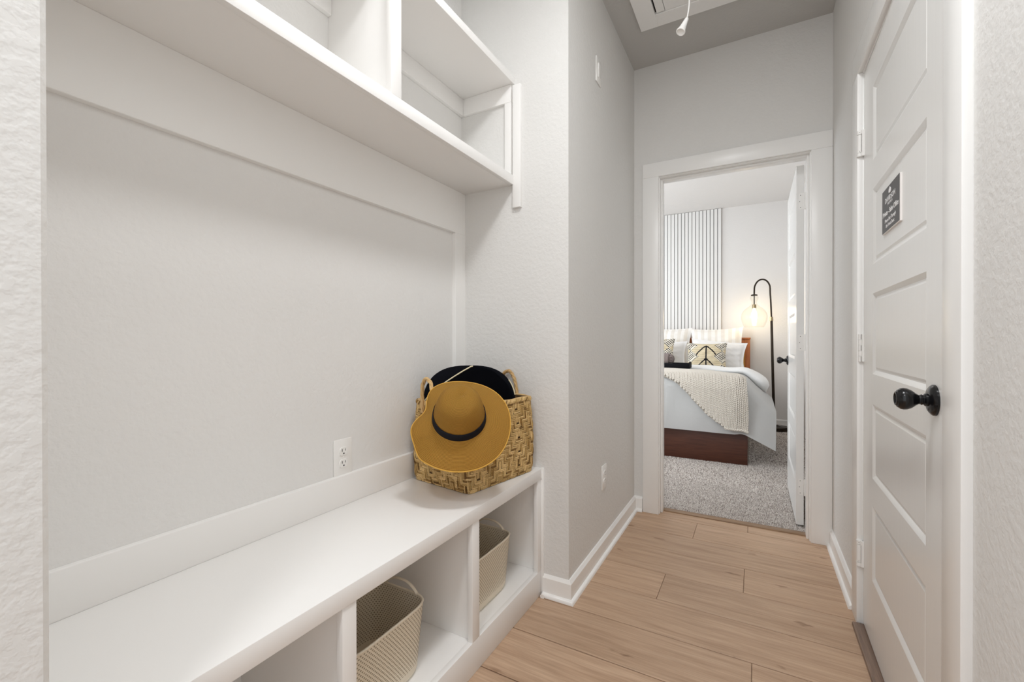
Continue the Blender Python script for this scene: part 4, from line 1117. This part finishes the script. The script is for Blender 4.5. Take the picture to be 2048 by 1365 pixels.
# tray and knot cushion
tr_ = thing('serving_tray', 'black rectangular tray lying on the duvet', 'tray', (-0.85, 4.835, ZT+0.056))
tx0, tx1, ty0, ty1, tz0 = -1.10, -0.575, 4.745, 4.92, ZT+0.056
def tp(nm, *bx):
    bm = B(); box(bm, *bx, bev=0.003, seg=2); part(bm, nm, 'tray_black', tr_, 30)
tp('tray_base', tx0, tx1, ty0, ty1, tz0, tz0+0.008)
tp('tray_wall', tx0, tx1, ty0, ty0+0.010, tz0, tz0+0.050); tp('tray_wall', tx0, tx1, ty1-0.010, ty1, tz0, tz0+0.050)
tp('tray_end', tx0, tx0+0.010, ty0+0.01, ty1-0.01, tz0, tz0+0.062); tp('tray_end', tx1-0.010, tx1, ty0+0.01, ty1-0.01, tz0, tz0+0.062)
kn_ = thing('knot_cushion', 'round grey-brown knotted knit ball cushion on the black tray', 'cushion', (-0.815, 4.833, tz0+0.008))
kc = Vector((-0.815, 4.833, tz0+0.008+0.0815))
for (e1, e2, e3) in (((1, 0, 0), (0, 0, 1), (0, 1, 0)), ((0, 1, 0), (0, 0, 1), (1, 0, 0)), ((1, 0, 0), (0, 1, 0), (0, 0, 1))):
    e1, e2, e3 = Vector(e1), Vector(e2), Vector(e3)
    bm = B()
    for strip in (-1.5, -0.5, 0.5, 1.5):
        pts = []
        for k in range(28):
            q = 2*PI*k/28; wob = 0.010*math.cos(2*q)
            pts.append(kc+(e1*math.cos(q)*1.0+e2*math.sin(q)*1.0)*(0.058+wob)+e3*(strip*0.0145))
        tube(bm, pts, 0.0135, 8, closed=True)
    part(bm, 'knot_loop', 'knot_wool', kn_, 70)

# ------------------------------------------------------------------ floor lamp
LX, LY = 0.198, 5.96
lp = thing('floor_lamp', 'dark bronze arc floor lamp with clear glass jug shade beside the bed', 'lamp', (LX, LY, 0.012))
bm = B(); lathe(bm, [(0, 0.012), (0.128, 0.012), (0.128, 0.046), (0.122, 0.052), (0.03, 0.058), (0.014, 0.070), (0, 0.070)], 48, Matrix.Translation((LX+0.02, LY, 0))); part(bm, 'lamp_base', 'lamp_bronze', lp, 35)
ct_ = Vector((0.170, LY, 1.300))
bm = B(); tube(bm, [(LX, LY, 0.06), ct_], [0.0155, 0.0135], 20); part(bm, 'pole', 'lamp_bronze', lp, 60)
bm = B(); lathe(bm, [(0, -0.022), (0.0185, -0.022), (0.0185, 0.004), (0.0165, 0.006), (0.0165, 0.022), (0, 0.022)], 24, Matrix.Translation(ct_)); part(bm, 'collar', 'brass', lp, 35)
sx_ = -0.006
arc = [(0.170, LY, 1.31), (0.163, LY, 1.50), (0.157, LY, 1.60)]
for k in range(1, 12):
    q = PI*k/12; arc.append((0.0755+0.0815*math.cos(q), LY, 1.645+0.122*math.sin(q)))
arc += [(sx_, LY, 1.62), (sx_, LY, 1.585)]
bm = B(); tube(bm, smoothpoly(arc, 5), 0.0090, 14); part(bm, 'arm', 'lamp_bronze', lp, 60)
bm = B(); lathe(bm, [(0, 1.578), (0.034, 1.578), (0.036, 1.582), (0.034, 1.590), (0.012, 1.596), (0, 1.596)], 28, Matrix.Translation((sx_, LY, 0))); cap = part(bm, 'shade_cap', 'lamp_bronze', lp, 35)
bm = B(); tube(bm, [(sx_, LY, 1.58), (sx_, LY, 1.475)], 0.006, 10); part(bm, 'stem', 'lamp_bronze', lp, 60)
bm = B(); lathe(bm, [(0, 1.428), (0.0205, 1.428), (0.0215, 1.45), (0.0205, 1.474), (0, 1.478)], 20, Matrix.Translation((sx_, LY, 0))); part(bm, 'socket', 'brass', lp, 35)
gp = [(0.030, 1.578), (0.041, 1.568), (0.0445, 1.552), (0.041, 1.535), (0.031, 1.518), (0.026, 1.506), (0.0265, 1.492), (0.034, 1.474), (0.055, 1.452), (0.088, 1.428), (0.115, 1.400), (0.132, 1.368), (0.139, 1.335), (0.137, 1.300), (0.128, 1.262), (0.112, 1.225), (0.100, 1.2045), (0.097, 1.2035)]
bm = B(); lathe(bm, gp, 56, Matrix.Translation((sx_, LY, 0)), cap0=False, cap1=False); part(bm, 'glass_shade', 'seeded_glass', lp, 60)
bm = B(); lathe(bm, [(0, 1.428), (0.012, 1.426), (0.014, 1.41), (0.024, 1.385), (0.030, 1.355), (0.029, 1.325), (0.021, 1.29), (0.010, 1.262), (0, 1.255)], 24, Matrix.Translation((sx_, LY, 0))); part(bm, 'bulb', 'lit_bulb', lp, 60)
